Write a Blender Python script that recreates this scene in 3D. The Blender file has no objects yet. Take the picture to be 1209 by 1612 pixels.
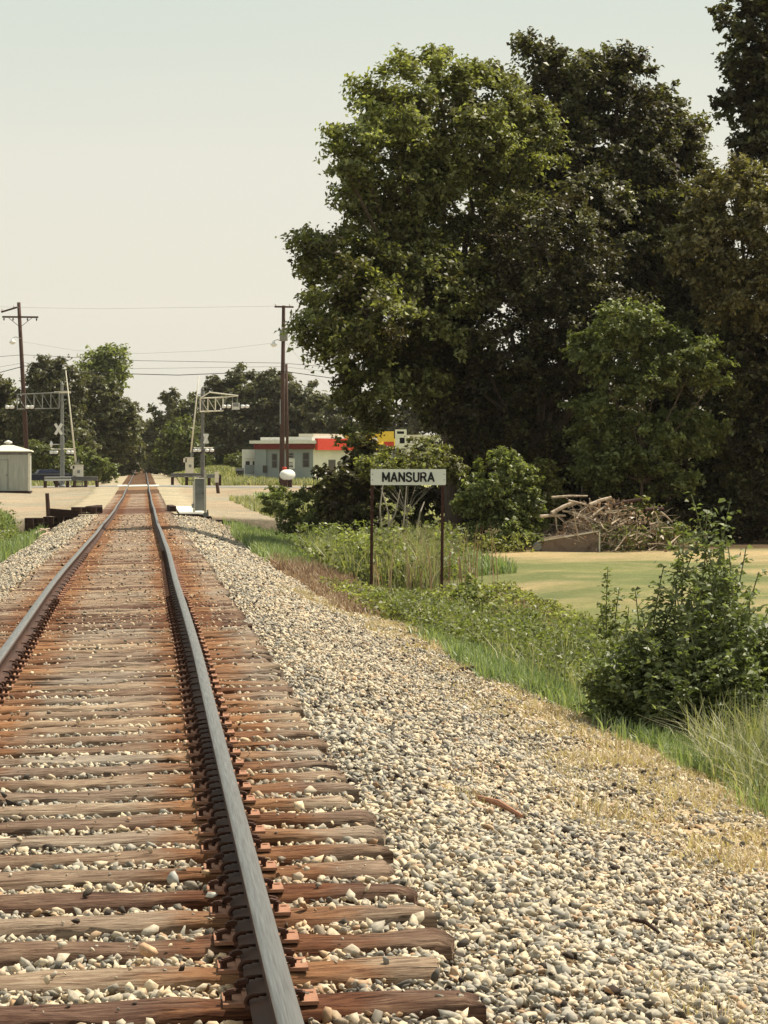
import bpy, math, random
import numpy as np
from mathutils import Vector, Matrix
random.seed(7)
rng = np.random.default_rng(11)
R = math.radians
scene = bpy.context.scene
col = scene.collection

# ------------------------------------------------------------------ camera
F = 4200.0                      # focal length in photo pixels (photo 1209 x 1612)
CAM = Vector((0.34, 0.0, 1.5))
YAW, PITCH = math.atan(379.5 / F), math.atan(86.0 / F)
cd = bpy.data.cameras.new('camera'); cam = bpy.data.objects.new('camera', cd); col.objects.link(cam)
cd.sensor_fit = 'VERTICAL'; cd.sensor_height = 36.0; cd.lens = F / 1612.0 * 36.0
cd.clip_start = 0.1; cd.clip_end = 9000
cam.location = CAM
cam.rotation_euler = (R(90) - PITCH, 0, -YAW)
scene.camera = cam
FWD = Vector((math.sin(YAW) * math.cos(PITCH), math.cos(YAW) * math.cos(PITCH), -math.sin(PITCH)))
RGT = Vector((math.cos(YAW), -math.sin(YAW), 0)); UPV = RGT.cross(FWD)

def ray(px, py): return FWD + RGT * ((px - 604.5) / F) - UPV * ((py - 806.0) / F)
def at(px, py, Y):
    r = ray(px, py); return CAM + r * ((Y - CAM.y) / r.y)
def G(px, py, Z):
    r = ray(px, py); return CAM + r * ((Z - CAM.z) / r.z)

# ------------------------------------------------------------------ light
SUN_AZ, SUN_EL = R(62), R(56)
world = bpy.data.worlds.new('World'); scene.world = world; world.use_nodes = True
nt = world.node_tree; nt.nodes.clear()
wo = nt.nodes.new('ShaderNodeOutputWorld'); bg = nt.nodes.new('ShaderNodeBackground')
sky = nt.nodes.new('ShaderNodeTexSky'); sky.sky_type = 'NISHITA'; sky.sun_disc = False
sky.sun_elevation = SUN_EL; sky.sun_rotation = SUN_AZ
sky.air_density = 1.0; sky.dust_density = 6.0; sky.ozone_density = 0.6
hs = nt.nodes.new('ShaderNodeHueSaturation'); hs.inputs['Saturation'].default_value = 0.30
tint = nt.nodes.new('ShaderNodeMix'); tint.data_type = 'RGBA'; tint.blend_type = 'MULTIPLY'; tint.inputs[0].default_value = 1.0
tint.inputs[7].default_value = (1.0, 0.93, 0.76, 1)
# thin even overcast veil over the sky
veil = nt.nodes.new('ShaderNodeMix'); veil.data_type = 'RGBA'; veil.inputs[0].default_value = 0.80
veil.inputs[7].default_value = (9.5, 9.5, 8.35, 1)
gt = nt.nodes.new('ShaderNodeTexCoord'); gs = nt.nodes.new('ShaderNodeSeparateXYZ'); gr_ = nt.nodes.new('ShaderNodeValToRGB'); cn = nt.nodes.new('ShaderNodeTexNoise'); cn.inputs['Scale'].default_value = 2.2; cn.inputs['Detail'].default_value = 5
cm = nt.nodes.new('ShaderNodeMapping'); cm.inputs['Scale'].default_value = (1, 1, 5); nt.links.new(gt.outputs['Generated'], cm.inputs[0]); nt.links.new(cm.outputs[0], cn.inputs[0])
ma = nt.nodes.new('ShaderNodeMath'); ma.operation = 'MULTIPLY_ADD'; ma.inputs[1].default_value = .07; nt.links.new(cn.outputs[0], ma.inputs[0]); nt.links.new(gt.outputs['Generated'], gs.inputs[0]); nt.links.new(gs.outputs[2], ma.inputs[2])
e = gr_.color_ramp.elements
for _ in range(3): e.new(.5)
for el_, (p_, c_) in zip(e, ((0.0, (.92, .88, .75)), (.085, (.97, .93, .80)), (.15, (.90, .90, .79)), (.22, (.72, .80, .73)), (.6, (.52, .60, .60)))): el_.position = p_; el_.color = (*c_, 1)
nt.links.new(ma.outputs[0], gr_.inputs[0]); vs_ = nt.nodes.new('ShaderNodeVectorMath'); vs_.operation = 'SCALE'; vs_.inputs['Scale'].default_value = 8.5; nt.links.new(gr_.outputs[0], vs_.inputs[0]); nt.links.new(vs_.outputs[0], veil.inputs[7])
nt.links.new(sky.outputs[0], hs.inputs['Color']); nt.links.new(hs.outputs[0], tint.inputs[6])
nt.links.new(tint.outputs[2], veil.inputs[6]); nt.links.new(veil.outputs[2], bg.inputs[0])
bg.inputs[1].default_value = 0.09
nt.links.new(bg.outputs[0], wo.inputs[0])
sl = bpy.data.lights.new('sun', 'SUN'); so = bpy.data.objects.new('sun', sl); col.objects.link(so)
sl.energy = 5.0; sl.angle = R(0.6); sl.color = (1.0, 0.92, 0.77)
sd = Vector((math.sin(SUN_AZ) * math.cos(SUN_EL), math.cos(SUN_AZ) * math.cos(SUN_EL), math.sin(SUN_EL)))
so.rotation_euler = sd.to_track_quat('Z', 'Y').to_euler(); so.location = (30, 30, 60)
scene.view_settings.view_transform = 'Standard'; scene.view_settings.look = 'None'
scene.view_settings.exposure = 0.42; scene.view_settings.gamma = 1.0
scene.cycles.max_bounces = 5; scene.cycles.diffuse_bounces = 1; scene.cycles.transparent_max_bounces = 4

# ------------------------------------------------------------------ helpers
def link(o): col.objects.link(o); return o
def tag(o, label=None, cat=None, group=None, kind=None):
    if label: o['label'] = label
    if cat: o['category'] = cat
    if group: o['group'] = group
    if kind: o['kind'] = kind
    return o
def empty(name, loc=(0, 0, 0), rz=0.0):
    o = bpy.data.objects.new(name, None); link(o); o.location = loc; o.rotation_euler = (0, 0, rz)
    o.empty_display_size = 0.2; return o
def np_mesh(name, V, faces, mat, smooth=False, attrs=None, colors=None):
    """V (n,3); faces (m,k) array."""
    me = bpy.data.meshes.new(name); V = np.ascontiguousarray(V, dtype=np.float32)
    Fc = np.ascontiguousarray(faces, dtype=np.int32); m, k = Fc.shape
    me.vertices.add(len(V)); me.vertices.foreach_set('co', V.ravel())
    me.loops.add(m * k); me.loops.foreach_set('vertex_index', Fc.ravel())
    me.polygons.add(m); me.polygons.foreach_set('loop_start', np.arange(0, m * k, k, dtype=np.int32))
    try: me.polygons.foreach_set('loop_total', np.full(m, k, dtype=np.int32))
    except Exception: pass
    if smooth: me.polygons.foreach_set('use_smooth', np.ones(m, dtype=bool))
    for nm, (dom, arr) in (attrs or {}).items():
        a = me.attributes.new(nm, 'FLOAT', dom); a.data.foreach_set('value', np.ascontiguousarray(arr, dtype=np.float32))
    for nm, arr in (colors or {}).items():
        a = me.attributes.new(nm, 'FLOAT_COLOR', 'POINT')
        c = np.ones((len(arr), 4), dtype=np.float32); c[:, :3] = arr; a.data.foreach_set('color', c.ravel())
    me.update(calc_edges=True); me.validate()
    if mat: me.materials.append(mat)
    return me
def np_obj(name, V, faces, mat, parent=None, **kw):
    o = bpy.data.objects.new(name, np_mesh(name, V, faces, mat, **kw)); link(o); o.parent = parent; return o

class MB:
    def __init__(s): s.v = []; s.f = []
    def add(s, vs, fs):
        n = len(s.v); s.v += [tuple(p) for p in vs]; s.f += [tuple(i + n for i in q) for q in fs]; return s
    def box(s, c, d, rz=0.0, rx=0.0, ry=0.0, taper=1.0):
        M = Matrix.Translation(Vector(c)) @ Matrix.Rotation(rz, 4, 'Z') @ Matrix.Rotation(ry, 4, 'Y') @ Matrix.Rotation(rx, 4, 'X')
        vs = []
        for z in (-.5, .5):
            t = taper if z > 0 else 1
            for x, y in ((-.5, -.5), (.5, -.5), (.5, .5), (-.5, .5)): vs.append(M @ Vector((x * d[0] * t, y * d[1] * t, z * d[2])))
        return s.add(vs, [(0, 3, 2, 1), (4, 5, 6, 7), (0, 1, 5, 4), (1, 2, 6, 5), (2, 3, 7, 6), (3, 0, 4, 7)])
    def tube(s, pts, rad, n=8, cap=True):
        pts = [Vector(p) for p in pts]; rad = rad if isinstance(rad, (list, tuple)) else [rad] * len(pts)
        rings = []; ref = None
        for i, p in enumerate(pts):
            t = (pts[min(i + 1, len(pts) - 1)] - pts[max(i - 1, 0)]).normalized()
            if ref is None: ref = t.orthogonal().normalized()
            ref = (ref - t * ref.dot(t)); ref = ref.normalized() if ref.length > 1e-5 else t.orthogonal().normalized()
            b = t.cross(ref)
            rings.append([p + (ref * math.cos(2 * math.pi * k / n) + b * math.sin(2 * math.pi * k / n)) * rad[i] for k in range(n)])
        vs = [v for r in rings for v in r]; fs = []
        for i in range(len(pts) - 1):
            for k in range(n): fs.append((i * n + k, i * n + (k + 1) % n, (i + 1) * n + (k + 1) % n, (i + 1) * n + k))
        if cap: fs += [tuple(range(n - 1, -1, -1)), tuple(range((len(pts) - 1) * n, len(pts) * n))]
        return s.add(vs, fs)
    def lathe(s, prof, n=16, loc=(0, 0, 0), axis='Z'):
        vs = []
        for r, h in prof:
            for k in range(n):
                a = 2 * math.pi * k / n; x, y = r * math.cos(a), r * math.sin(a)
                p = (x, y, h) if axis == 'Z' else ((x, h, y) if axis == 'Y' else (h, x, y))
                vs.append((p[0] + loc[0], p[1] + loc[1], p[2] + loc[2]))
        fs = []
        for i in range(len(prof) - 1):
            for k in range(n): fs.append((i * n + k, i * n + (k + 1) % n, (i + 1) * n + (k + 1) % n, (i + 1) * n + k))
        fs += [tuple(range(n - 1, -1, -1)), tuple(range((len(prof) - 1) * n, len(prof) * n))]
        return s.add(vs, fs)
    def build(s, name, mat, parent=None, smooth=False, loc=None):
        me = bpy.data.meshes.new(name); me.from_pydata(s.v, [], s.f); me.update()
        if mat: me.materials.append(mat)
        if smooth:
            for p in me.polygons: p.use_smooth = len(p.vertices) <= 4
        o = bpy.data.objects.new(name, me); link(o); o.parent = parent
        if loc: o.location = loc
        return o

# ------------------------------------------------------------------ materials
def new_mat(name, rough=0.8, base=(.5, .5, .5), metal=0.0, spec=0.3):
    m = bpy.data.materials.new(name); m.use_nodes = True
    b = m.node_tree.nodes['Principled BSDF']
    b.inputs['Base Color'].default_value = (*base, 1); b.inputs['Roughness'].default_value = rough
    b.inputs['Metallic'].default_value = metal; b.inputs['Specular IOR Level'].default_value = spec
    return m, m.node_tree, b
def N(t, typ, **kw):
    n = t.nodes.new(typ)
    for k, v in kw.items(): setattr(n, k, v)
    return n
def noise(t, scale, detail=4, vec=None, rough=.55):
    n = N(t, 'ShaderNodeTexNoise'); n.inputs['Scale'].default_value = scale; n.inputs['Detail'].default_value = detail; n.inputs['Roughness'].default_value = rough
    if vec is not None: t.links.new(vec, n.inputs['Vector'])
    return n
def ramp(t, fac, stops, interp='LINEAR'):
    r = N(t, 'ShaderNodeValToRGB'); r.color_ramp.interpolation = interp; e = r.color_ramp.elements
    while len(e) < len(stops): e.new(0.5)
    for i, (p, c) in enumerate(stops):
        e[i].position = p; e[i].color = (*c, 1) if len(c) == 3 else c
    t.links.new(fac, r.inputs[0]); return r
def mixc(t, a, b, fac=1.0, mode='MIX'):
    m = N(t, 'ShaderNodeMix', data_type='RGBA', blend_type=mode)
    for sock, v in ((0, fac), (6, a), (7, b)):
        if hasattr(v, 'is_linked') or hasattr(v, 'links'): t.links.new(v, m.inputs[sock])
        else: m.inputs[sock].default_value = v if sock == 0 else (*v, 1)
    return m.outputs[2]
def bump(t, b, h, strength=.5, dist=.01):
    n = N(t, 'ShaderNodeBump'); n.inputs['Strength'].default_value = strength; n.inputs['Distance'].default_value = dist
    t.links.new(h, n.inputs['Height']); t.links.new(n.outputs[0], b.inputs['Normal'])
def texco(t, kind='Object', scale=None):
    c = N(t, 'ShaderNodeTexCoord').outputs[kind]
    if scale:
        m = N(t, 'ShaderNodeMapping'); m.inputs['Scale'].default_value = scale; t.links.new(c, m.inputs[0]); c = m.outputs[0]
    return c
def mottled(name, a, b, scale=6, rough=.7, metal=0.0, stretch=None, bs=.3, bd=.01, c=None):
    """two-tone weathered surface"""
    m, t, p = new_mat(name, rough, a, metal)
    v = texco(t, 'Object', stretch or (1, 1, 1)); n = noise(t, scale, 6, v, .65)
    r = ramp(t, n.outputs[0], [(.3, a), (.68, b)] if c is None else [(.28, a), (.5, b), (.75, c)])
    t.links.new(r.outputs[0], p.inputs['Base Color']); bump(t, p, n.outputs[0], bs, bd); return m

def leaf_mat(name, c0, c1, c2, trans=.3, tc=(1.0, 1.1, .45)):
    m, t, p = new_mat(name, .45, c1, 0, .30)
    a = N(t, 'ShaderNodeAttribute', attribute_name='tint')
    r = ramp(t, a.outputs['Fac'], [(0, c0), (.5, c1), (1, c2)])
    t.links.new(r.outputs[0], p.inputs['Base Color'])
    tr = N(t, 'ShaderNodeBsdfTranslucent'); g = mixc(t, r.outputs[0], tc, 1.0, 'MULTIPLY'); t.links.new(g, tr.inputs[0])
    ms = N(t, 'ShaderNodeMixShader'); ms.inputs[0].default_value = trans
    t.links.new(p.outputs[0], ms.inputs[1]); t.links.new(tr.outputs[0], ms.inputs[2])
    t.links.new(ms.outputs[0], t.nodes['Material Output'].inputs[0]); return m

M = {}
# stones
m, t, p = new_mat('ballast_stone', .85, (.4, .37, .3), 0, .25)
a = N(t, 'ShaderNodeAttribute', attribute_name='tint')
r = ramp(t, a.outputs['Fac'], [(0, (.045, .030, .022)), (.09, (.16, .145, .125)), (.22, (.37, .345, .30)), (.42, (.50, .45, .37)), (.62, (.64, .55, .42)), (.86, (.74, .61, .44)), (.945, (.44, .28, .17)), (.96, (.72, .66, .54))])  # near-black stones stand in for shaded gaps in the ballast
n = noise(t, 55, 4, texco(t)); r2 = ramp(t, n.outputs[0], [(.3, (.72, .72, .72)), (.7, (1.1, 1.1, 1.1))])
n3 = noise(t, .9, 3, texco(t)); r3 = ramp(t, n3.outputs[0], [(.35, (.90, .90, .89)), (.65, (1.06, 1.0, .91))])
c_ = mixc(t, mixc(t, r.outputs[0], r2.outputs[0], 1, 'MULTIPLY'), r3.outputs[0], 1, 'MULTIPLY')
# iron dust from the rails stains the stones near them
ru = N(t, 'ShaderNodeAttribute', attribute_name='rust')
c_ = mixc(t, c_, mixc(t, c_, (.86, .60, .40), 1, 'MULTIPLY'), ru.outputs['Fac'])
t.links.new(c_, p.inputs['Base Color']); bump(t, p, n.outputs[0], .35, .004); M['stone'] = m

# ground (zone colours of soil, gravel, turf; near ballast darkened for shaded gaps)
m, t, p = new_mat('ground', .95, (.3, .3, .2), 0, .1)
a = N(t, 'ShaderNodeAttribute', attribute_name='soil')
v = texco(t); n1 = noise(t, .35, 5, v); n2 = noise(t, 5.0, 5, v, .7); n3 = noise(t, 42, 3, v, .7)
x = mixc(t, a.outputs['Color'], ramp(t, n1.outputs[0], [(.3, (.80, .84, .82)), (.7, (1.18, 1.1, 1.05))]).outputs[0], 1, 'MULTIPLY')
x = mixc(t, x, ramp(t, n2.outputs[0], [(.3, (.78, .8, .76)), (.7, (1.2, 1.17, 1.15))]).outputs[0], 1, 'MULTIPLY')
x = mixc(t, x, ramp(t, n3.outputs[0], [(.35, (.62, .60, .56)), (.62, (1.25, 1.22, 1.2))]).outputs[0], 1, 'MULTIPLY')
n4 = noise(t, 3.0, 4, texco(t, 'Object', (.35, 2.6, 1)), .65); x = mixc(t, x, ramp(t, n4.outputs[0], [(.3, (.84, .86, .82)), (.7, (1.13, 1.1, 1.1))]).outputs[0], 1, 'MULTIPLY')
t.links.new(x, p.inputs['Base Color']); bump(t, p, n3.outputs[0], .8, .03); M['ground'] = m

# tie wood: tone per tie comes from the object colour
m, t, p = new_mat('tie_wood', .9, (.25, .15, .09), 0, .15)
oi = N(t, 'ShaderNodeObjectInfo'); tc = texco(t, 'Object'); add = N(t, 'ShaderNodeVectorMath', operation='ADD')
sc_ = N(t, 'ShaderNodeVectorMath', operation='SCALE'); cmb = N(t, 'ShaderNodeCombineXYZ')
for k in range(3): t.links.new(oi.outputs['Random'], cmb.inputs[k])
t.links.new(cmb.outputs[0], sc_.inputs[0]); sc_.inputs['Scale'].default_value = 37.0
t.links.new(tc, add.inputs[0]); t.links.new(sc_.outputs[0], add.inputs[1])
mp = N(t, 'ShaderNodeMapping'); mp.inputs['Scale'].default_value = (1.0, 14, 14); t.links.new(add.outputs[0], mp.inputs[0])
g = noise(t, 4.5, 7, mp.outputs[0], .7); g2 = noise(t, 3.2, 4, add.outputs[0])
sep = N(t, 'ShaderNodeSeparateColor'); t.links.new(oi.outputs['Color'], sep.inputs[0])
dark = ramp(t, g.outputs[0], [(.30, (.030, .015, .010)), (.5, (.12, .062, .042)), (.72, (.26, .165, .11))])
pale = ramp(t, g.outputs[0], [(.32, (.07, .036, .022)), (.42, (.29, .185, .115)), (.58, (.47, .35, .23)), (.8, (.64, .52, .38))])
mm = N(t, 'ShaderNodeMath', operation='MULTIPLY_ADD'); t.links.new(g2.outputs[0], mm.inputs[0]); mm.inputs[1].default_value = 0.9; mm.use_clamp = True
sb = N(t, 'ShaderNodeMath', operation='SUBTRACT'); t.links.new(sep.outputs[0], sb.inputs[0]); sb.inputs[1].default_value = .58; t.links.new(sb.outputs[0], mm.inputs[2])
w = mixc(t, dark.outputs[0], pale.outputs[0], mm.outputs[0])
gy = ramp(t, g.outputs[0], [(.34, (.09, .075, .06)), (.5, (.30, .265, .22)), (.75, (.52, .47, .40))]); gm = N(t, 'ShaderNodeMath', operation='MULTIPLY'); t.links.new(sep.outputs[1], gm.inputs[0]); t.links.new(g2.outputs[0], gm.inputs[1])
w = mixc(t, w, gy.outputs[0], gm.outputs[0])
# rust stain round each tie plate
sx = N(t, 'ShaderNodeSeparateXYZ'); t.links.new(tc, sx.inputs[0])
ab = N(t, 'ShaderNodeMath', operation='ABSOLUTE'); t.links.new(sx.outputs[0], ab.inputs[0])
s2 = N(t, 'ShaderNodeMath', operation='SUBTRACT'); t.links.new(ab.outputs[0], s2.inputs[0]); s2.inputs[1].default_value = .755
a2 = N(t, 'ShaderNodeMath', operation='ABSOLUTE'); t.links.new(s2.outputs[0], a2.inputs[0])
nr = noise(t, 7, 4, add.outputs[0]); s3 = N(t, 'ShaderNodeMath', operation='MULTIPLY_ADD'); t.links.new(nr.outputs[0], s3.inputs[0]); s3.inputs[1].default_value = -.45; t.links.new(a2.outputs[0], s3.inputs[2])
rr = ramp(t, s3.outputs[0], [(0.0, (1, 1, 1)), (.20, (0, 0, 0))])
w = mixc(t, w, mixc(t, w, (.90, .62, .44), 1, 'MULTIPLY'), rr.outputs[0])
mp2 = N(t, 'ShaderNodeMapping'); mp2.inputs['Scale'].default_value = (1.6, 26, 26); t.links.new(add.outputs[0], mp2.inputs[0])
cr = noise(t, 2.2, 5, mp2.outputs[0], .6); crr = ramp(t, cr.outputs[0], [(.30, (.16, .12, .10)), (.40, (1, 1, 1))]); w = mixc(t, w, crr.outputs[0], 1, 'MULTIPLY')
hh_ = mixc(t, g.outputs[0], crr.outputs[0], 1, 'MULTIPLY')
t.links.new(w, p.inputs['Base Color']); bump(t, p, hh_, 1.0, .014); M['tie'] = m

M['rust'] = mottled('rusty_iron', (.24, .105, .06), (.38, .19, .115), 18, .9, 0, None, .4, .004, (.17, .075, .045))
M['rust_dark'] = mottled('dark_rusty_iron', (.040, .016, .010), (.10, .044, .025), 14, .85, 0, (1, .3, 1), .3, .004)
M['rail_side'] = mottled('rail_side_rust', (.030, .013, .009), (.085, .038, .022), 9, .8, 0, (1, .12, 1), .25, .003)
m, t, p = new_mat('polished_rail', .38, (.34, .32, .30), .8, .5)
v = texco(t, 'Object', (1, .02, 1)); n = noise(t, 130, 4, v, .6)
r = ramp(t, n.outputs[0], [(.25, (.13, .12, .11)), (.55, (.24, .225, .21)), (.8, (.36, .34, .32))]); t.links.new(r.outputs[0], p.inputs['Base Color'])
r = ramp(t, n.outputs[0], [(.3, (.48,) * 3), (.7, (.34,) * 3)]); t.links.new(r.outputs[0], p.inputs['Roughness']); M['rail_top'] = m
M['dark_wood'] = mottled('creosoted_timber', (.020, .010, .007), (.07, .034, .022), 4, .9, 0, (1, 8, 8), .6, .01)
M['pole_wood'] = mottled('pole_timber', (.045, .022, .016), (.10, .055, .040), 5, .9, 0, (6, 6, .5), .5, .01)
M['steel_grey'] = mottled('galvanised_steel', (.17, .175, .16), (.27, .27, .245), 5, .6, .1)
M['steel_dark'] = mottled('weathered_grey_steel', (.10, .095, .09), (.19, .18, .165), 5, .6, .1)
M['white'] = mottled('white_paint', (.66, .64, .56), (.80, .78, .70), 4, .6)
M['cream'] = mottled('cream_paint', (.62, .56, .44), (.76, .71, .58), 4, .7)
M['pale_panel'] = mottled('pale_concrete', (.58, .54, .45), (.72, .68, .58), 7, .85)
M['shed_green'] = mottled('grey_green_paint', (.30, .31, .265), (.40, .40, .345), 2.2, .7, 0, (3, 3, .5))
M['sign_white'] = mottled('sign_face', (.74, .74, .66), (.86, .85, .76), 3, .5)
M['black'] = new_mat('black_paint', .5, (.012, .010, .010))[0]
M['post_brown'] = mottled('rusty_post', (.035, .012, .009), (.075, .028, .02), 12, .8)
M['wall_grey'] = mottled('shade_grey_wall', (.23, .26, .26), (.30, .32, .31), 1.2, .8)  # shade painted into the store's near wall; also the trailer counter's grey
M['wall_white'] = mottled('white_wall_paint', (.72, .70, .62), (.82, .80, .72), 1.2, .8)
M['band_red'] = mottled('red_fascia', (.50, .035, .02), (.62, .06, .03), 2, .6)
M['band_shaded'] = mottled('shaded_red_fascia', (.11, .010, .008), (.16, .018, .013), 2, .7)  # same red band as the sunlit side, darkened to paint in shade
M['yellow'] = mottled('yellow_sign', (.80, .50, .04), (.85, .58, .08), 2, .6)
M['glass_dark'] = new_mat('dark_glass', .15, (.02, .018, .016), 0, .5)[0]
M['car_blue'] = new_mat('dark_blue_paint', .25, (.012, .014, .035), .3, .6)[0]
M['tyre'] = new_mat('tyre_rubber', .9, (.015, .013, .012))[0]
M['lamp_white'] = new_mat('white_enamel', .3, (.80, .78, .72), 0, .5)[0]
M['red_lens'] = new_mat('red_lens', .25, (.35, .02, .015), 0, .5)[0]
M['wire'] = new_mat('black_cable', .7, (.03, .027, .025))[0]
M['wire_pale'] = new_mat('bare_cable', .7, (.32, .31, .29))[0]
M['road'] = mottled('asphalt', (.20, .19, .17), (.30, .28, .25), 9, .9)
M['dead_wood'] = mottled('dead_branch', (.20, .13, .085), (.66, .54, .41), 8, .9, 0, (1, 1, 1), .5, .01)
M['bark'] = mottled('bark', (.07, .048, .035), (.16, .12, .09), 6, .95, 0, (4, 4, .6), .8, .03)
M['bark_pale'] = mottled('pale_bark', (.24, .20, .15), (.40, .35, .27), 6, .95, 0, (4, 4, .6), .6, .02)
M['stem'] = mottled('green_stem', (.10, .12, .05), (.20, .20, .09), 9, .8)
M['leaf_deep'] = leaf_mat('leaf_deep', (.040, .026, .016), (.085, .078, .034), (.25, .245, .10), 0.34)  # low tint browned to imitate warm shade inside the crowns
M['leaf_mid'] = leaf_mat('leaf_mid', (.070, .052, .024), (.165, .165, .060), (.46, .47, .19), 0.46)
M['leaf_light'] = leaf_mat('leaf_light', (.095, .100, .038), (.20, .225, .080), (.42, .44, .18), 0.42)
M['leaf_rust'] = leaf_mat('leaf_rust', (.075, .055, .026), (.165, .140, .062), (.38, .33, .16), 0.38)
M['leaf_bush'] = leaf_mat('leaf_bush', (.075, .080, .034), (.160, .185, .078), (.42, .46, .24), .36)
M['leaf_far'] = leaf_mat('leaf_far', (.085, .072, .045), (.135, .130, .070), (.22, .225, .11), 0.32)
M['grass_green'] = leaf_mat('grass_green', (.14, .18, .08), (.24, .31, .14), (.42, .45, .25), 0.38)
M['grass_dry'] = leaf_mat('grass_dry', (.38, .26, .16), (.58, .44, .29), (.74, .62, .44), 0.3)
M['grass_mix'] = leaf_mat('grass_mix', (.15, .16, .08), (.28, .29, .15), (.58, .50, .33), 0.38)
M['lawn'] = leaf_mat('lawn_blade', (.20, .24, .11), (.33, .33, .17), (.58, .48, .31), .3)
M['dry_leaf'] = leaf_mat('dry_leaf', (.17, .10, .065), (.32, .21, .13), (.52, .40, .26), 0.25, (1.0, .93, .8))
# ------------------------------------------------------------------ terrain
YR = np.array([-50, 0, 30, 45, 60, 93, 141, 205, 260, 352, 520, 900, 4000.]); ZR = np.array([0, 0, 0, -.07, -.22, -.44, -.60, -.55, -.50, -.43, -.30, -.2, -.2])
_yy = np.arange(-50, 4000, 1.0); _zz = np.interp(_yy, YR, ZR)
_k = np.hanning(31); _k /= _k.sum(); _zs = np.convolve(np.pad(_zz, 15, mode='edge'), _k, mode='valid')
def zr(y): return np.interp(y, _yy, _zs)                       # top of rail
def xc(y): return .010 * np.sin(np.asarray(y) / 7.3 + .6) * np.clip(np.asarray(y) / 30, 0, 1) + .004 * np.sin(np.asarray(y) / 3.1) - .034 * (1 - np.clip((np.asarray(y) - 8) / 12, 0, 1) ** 1.0)
def sstep(a, b, x): t_ = np.clip((x - a) / (b - a), 0, 1); return t_ * t_ * (3 - 2 * t_)
_pw = [(rng.uniform(.1, 1.6), rng.uniform(.1, 1.6), rng.uniform(0, 6.3)) for _ in range(14)]
def wob(x, y, s=1.0):
    r = 0
    for a_, b_, c_ in _pw: r = r + np.sin(a_ * x * s + b_ * y * s * (1 if c_ > 3 else -1) + c_)
    return r / len(_pw)
YB = 104.0                                                   # line of the creek's far wall
def creek(x, y):
    """1 inside the creek bed"""
    yn_r = np.interp(x, [1.5, 2.4, 3.3, 4.2, 9], [YB - 1, YB - 4, YB - 9, YB - 12, YB - 14])
    yn_l = np.interp(-x, [1.5, 2.4, 3.2, 4.0, 6, 14], [YB - 1, YB - 8, YB - 18, YB - 24, YB - 26, YB - 26])
    yn = np.where(x > 0, yn_r, yn_l)
    c = sstep(yn - .5, yn + .9, y) * (1 - sstep(YB + .1, YB + .35, y))
    c = c * sstep(1.3, 1.9, np.abs(x)) * np.where(x > 0, 1 - sstep(11, 16, np.abs(x)), 1 - sstep(3.9, 4.9, np.abs(x)))
    return c
def ground(x, y, raw=False):
    x = np.asarray(x, float); y = np.asarray(y, float); w = sstep(84, 101, y)
    nr = np.interp(x, [0, 1.35, 1.75, 3.3, 4.2, 5.2, 6.5, 9, 40], [-.245, -.245, -.28, -.78, -.90, -1.16, -1.12, -1.0, -1.0])
    nl = np.interp(-x, [0, 1.35, 1.75, 2.9, 3.7, 5, 9, 40], [-.245, -.245, -.28, -.72, -1.0, -1.25, -1.1, -1.0])
    near = np.where(x > 0, nr, nl)
    near = np.where(np.abs(x) < 4.5, zr(y) + near, np.where(np.abs(x) > 9, near, near + zr(y) * (9 - np.abs(x)) / 4.5))
    fr = np.interp(np.abs(x), [0, 1.4, 2.0, 4.0, 6, 30], [-.245, -.245, -.27, -.38, -.45, -.45])
    far = zr(y) + fr * 1.0
    far = np.where(np.abs(x) > 6, np.maximum(far, -.95) * 0 + np.interp(np.abs(x), [6, 9], [0, 1]) * (-.88) + (1 - np.interp(np.abs(x), [6, 9], [0, 1])) * far, far)
    z = near * (1 - w) + far * w
    # level crossing
    cr = (1 - sstep(7, 16, np.abs(y - 197))) * (1 - sstep(12, 22, np.abs(x)) * .3)
    z = z * (1 - cr) + (zr(y) - .06 - .012 * np.clip(np.abs(x) - 2, 0, 20)) * cr
    side = sstep(1.5, 3.0, np.abs(x)); z = z + wob(x, y, 1.3) * .05 * side + wob(x, y, .25) * .05 * sstep(3.5, 8, np.abs(x))
    # grassy rise on the right beyond the crossing
    z = z + 1.1 * np.exp(-((x - 7.5) / 3.5) ** 2 - ((y - 262) / 22) ** 2)
    if not raw: z = z - creek(x, y) * 1.25
    return z
xs = np.unique(np.concatenate([np.linspace(-1800, -60, 14), np.linspace(-60, -9, 26), np.linspace(-9, -4, 26), np.linspace(-4, 5.5, 96), np.linspace(5.5, 14, 44), np.linspace(14, 60, 30), np.linspace(60, 1800, 14)]))
ys = np.unique(np.concatenate([np.linspace(-60, 3, 12), np.linspace(3, 30, 180), np.linspace(30, 78, 150), np.linspace(78, 106, 150), np.linspace(106, 300, 150), np.geomspace(300, 5000, 40)]))
X, Y = np.meshgrid(xs, ys); Z = ground(X, Y)
nx, ny = len(xs), len(ys); idx = np.arange(nx * ny).reshape(ny, nx)
Fq = np.stack([idx[:-1, :-1], idx[:-1, 1:], idx[1:, 1:], idx[1:, :-1]], -1).reshape(-1, 4)
def green_x(y): return 4.1 + .75 * (1 - sstep(23, 28.5, y))
def toe(y): return 3.5 + .12 * np.sin(y * .7) + .25 * np.sin(y * .23 + 1) - .35 * sstep(25, 45, y)   # outer edge of the ballast on the right
BAL = np.array([.20, .14, .09]); BALF = np.array([.42, .37, .28]); DRY = np.array([.46, .37, .25]); GRN = np.array([.085, .11, .04]); LAWN_G = np.array([.17, .195, .085]); LAWN_T = np.array([.43, .34, .20])  # BAL: brown base that paints in warm shade between the near stones
YARD = np.array([.33, .30, .24]); MUD = np.array([.03, .02, .014]); SAND = np.array([.52, .43, .31]); FGR = np.array([.30, .31, .12])
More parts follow.
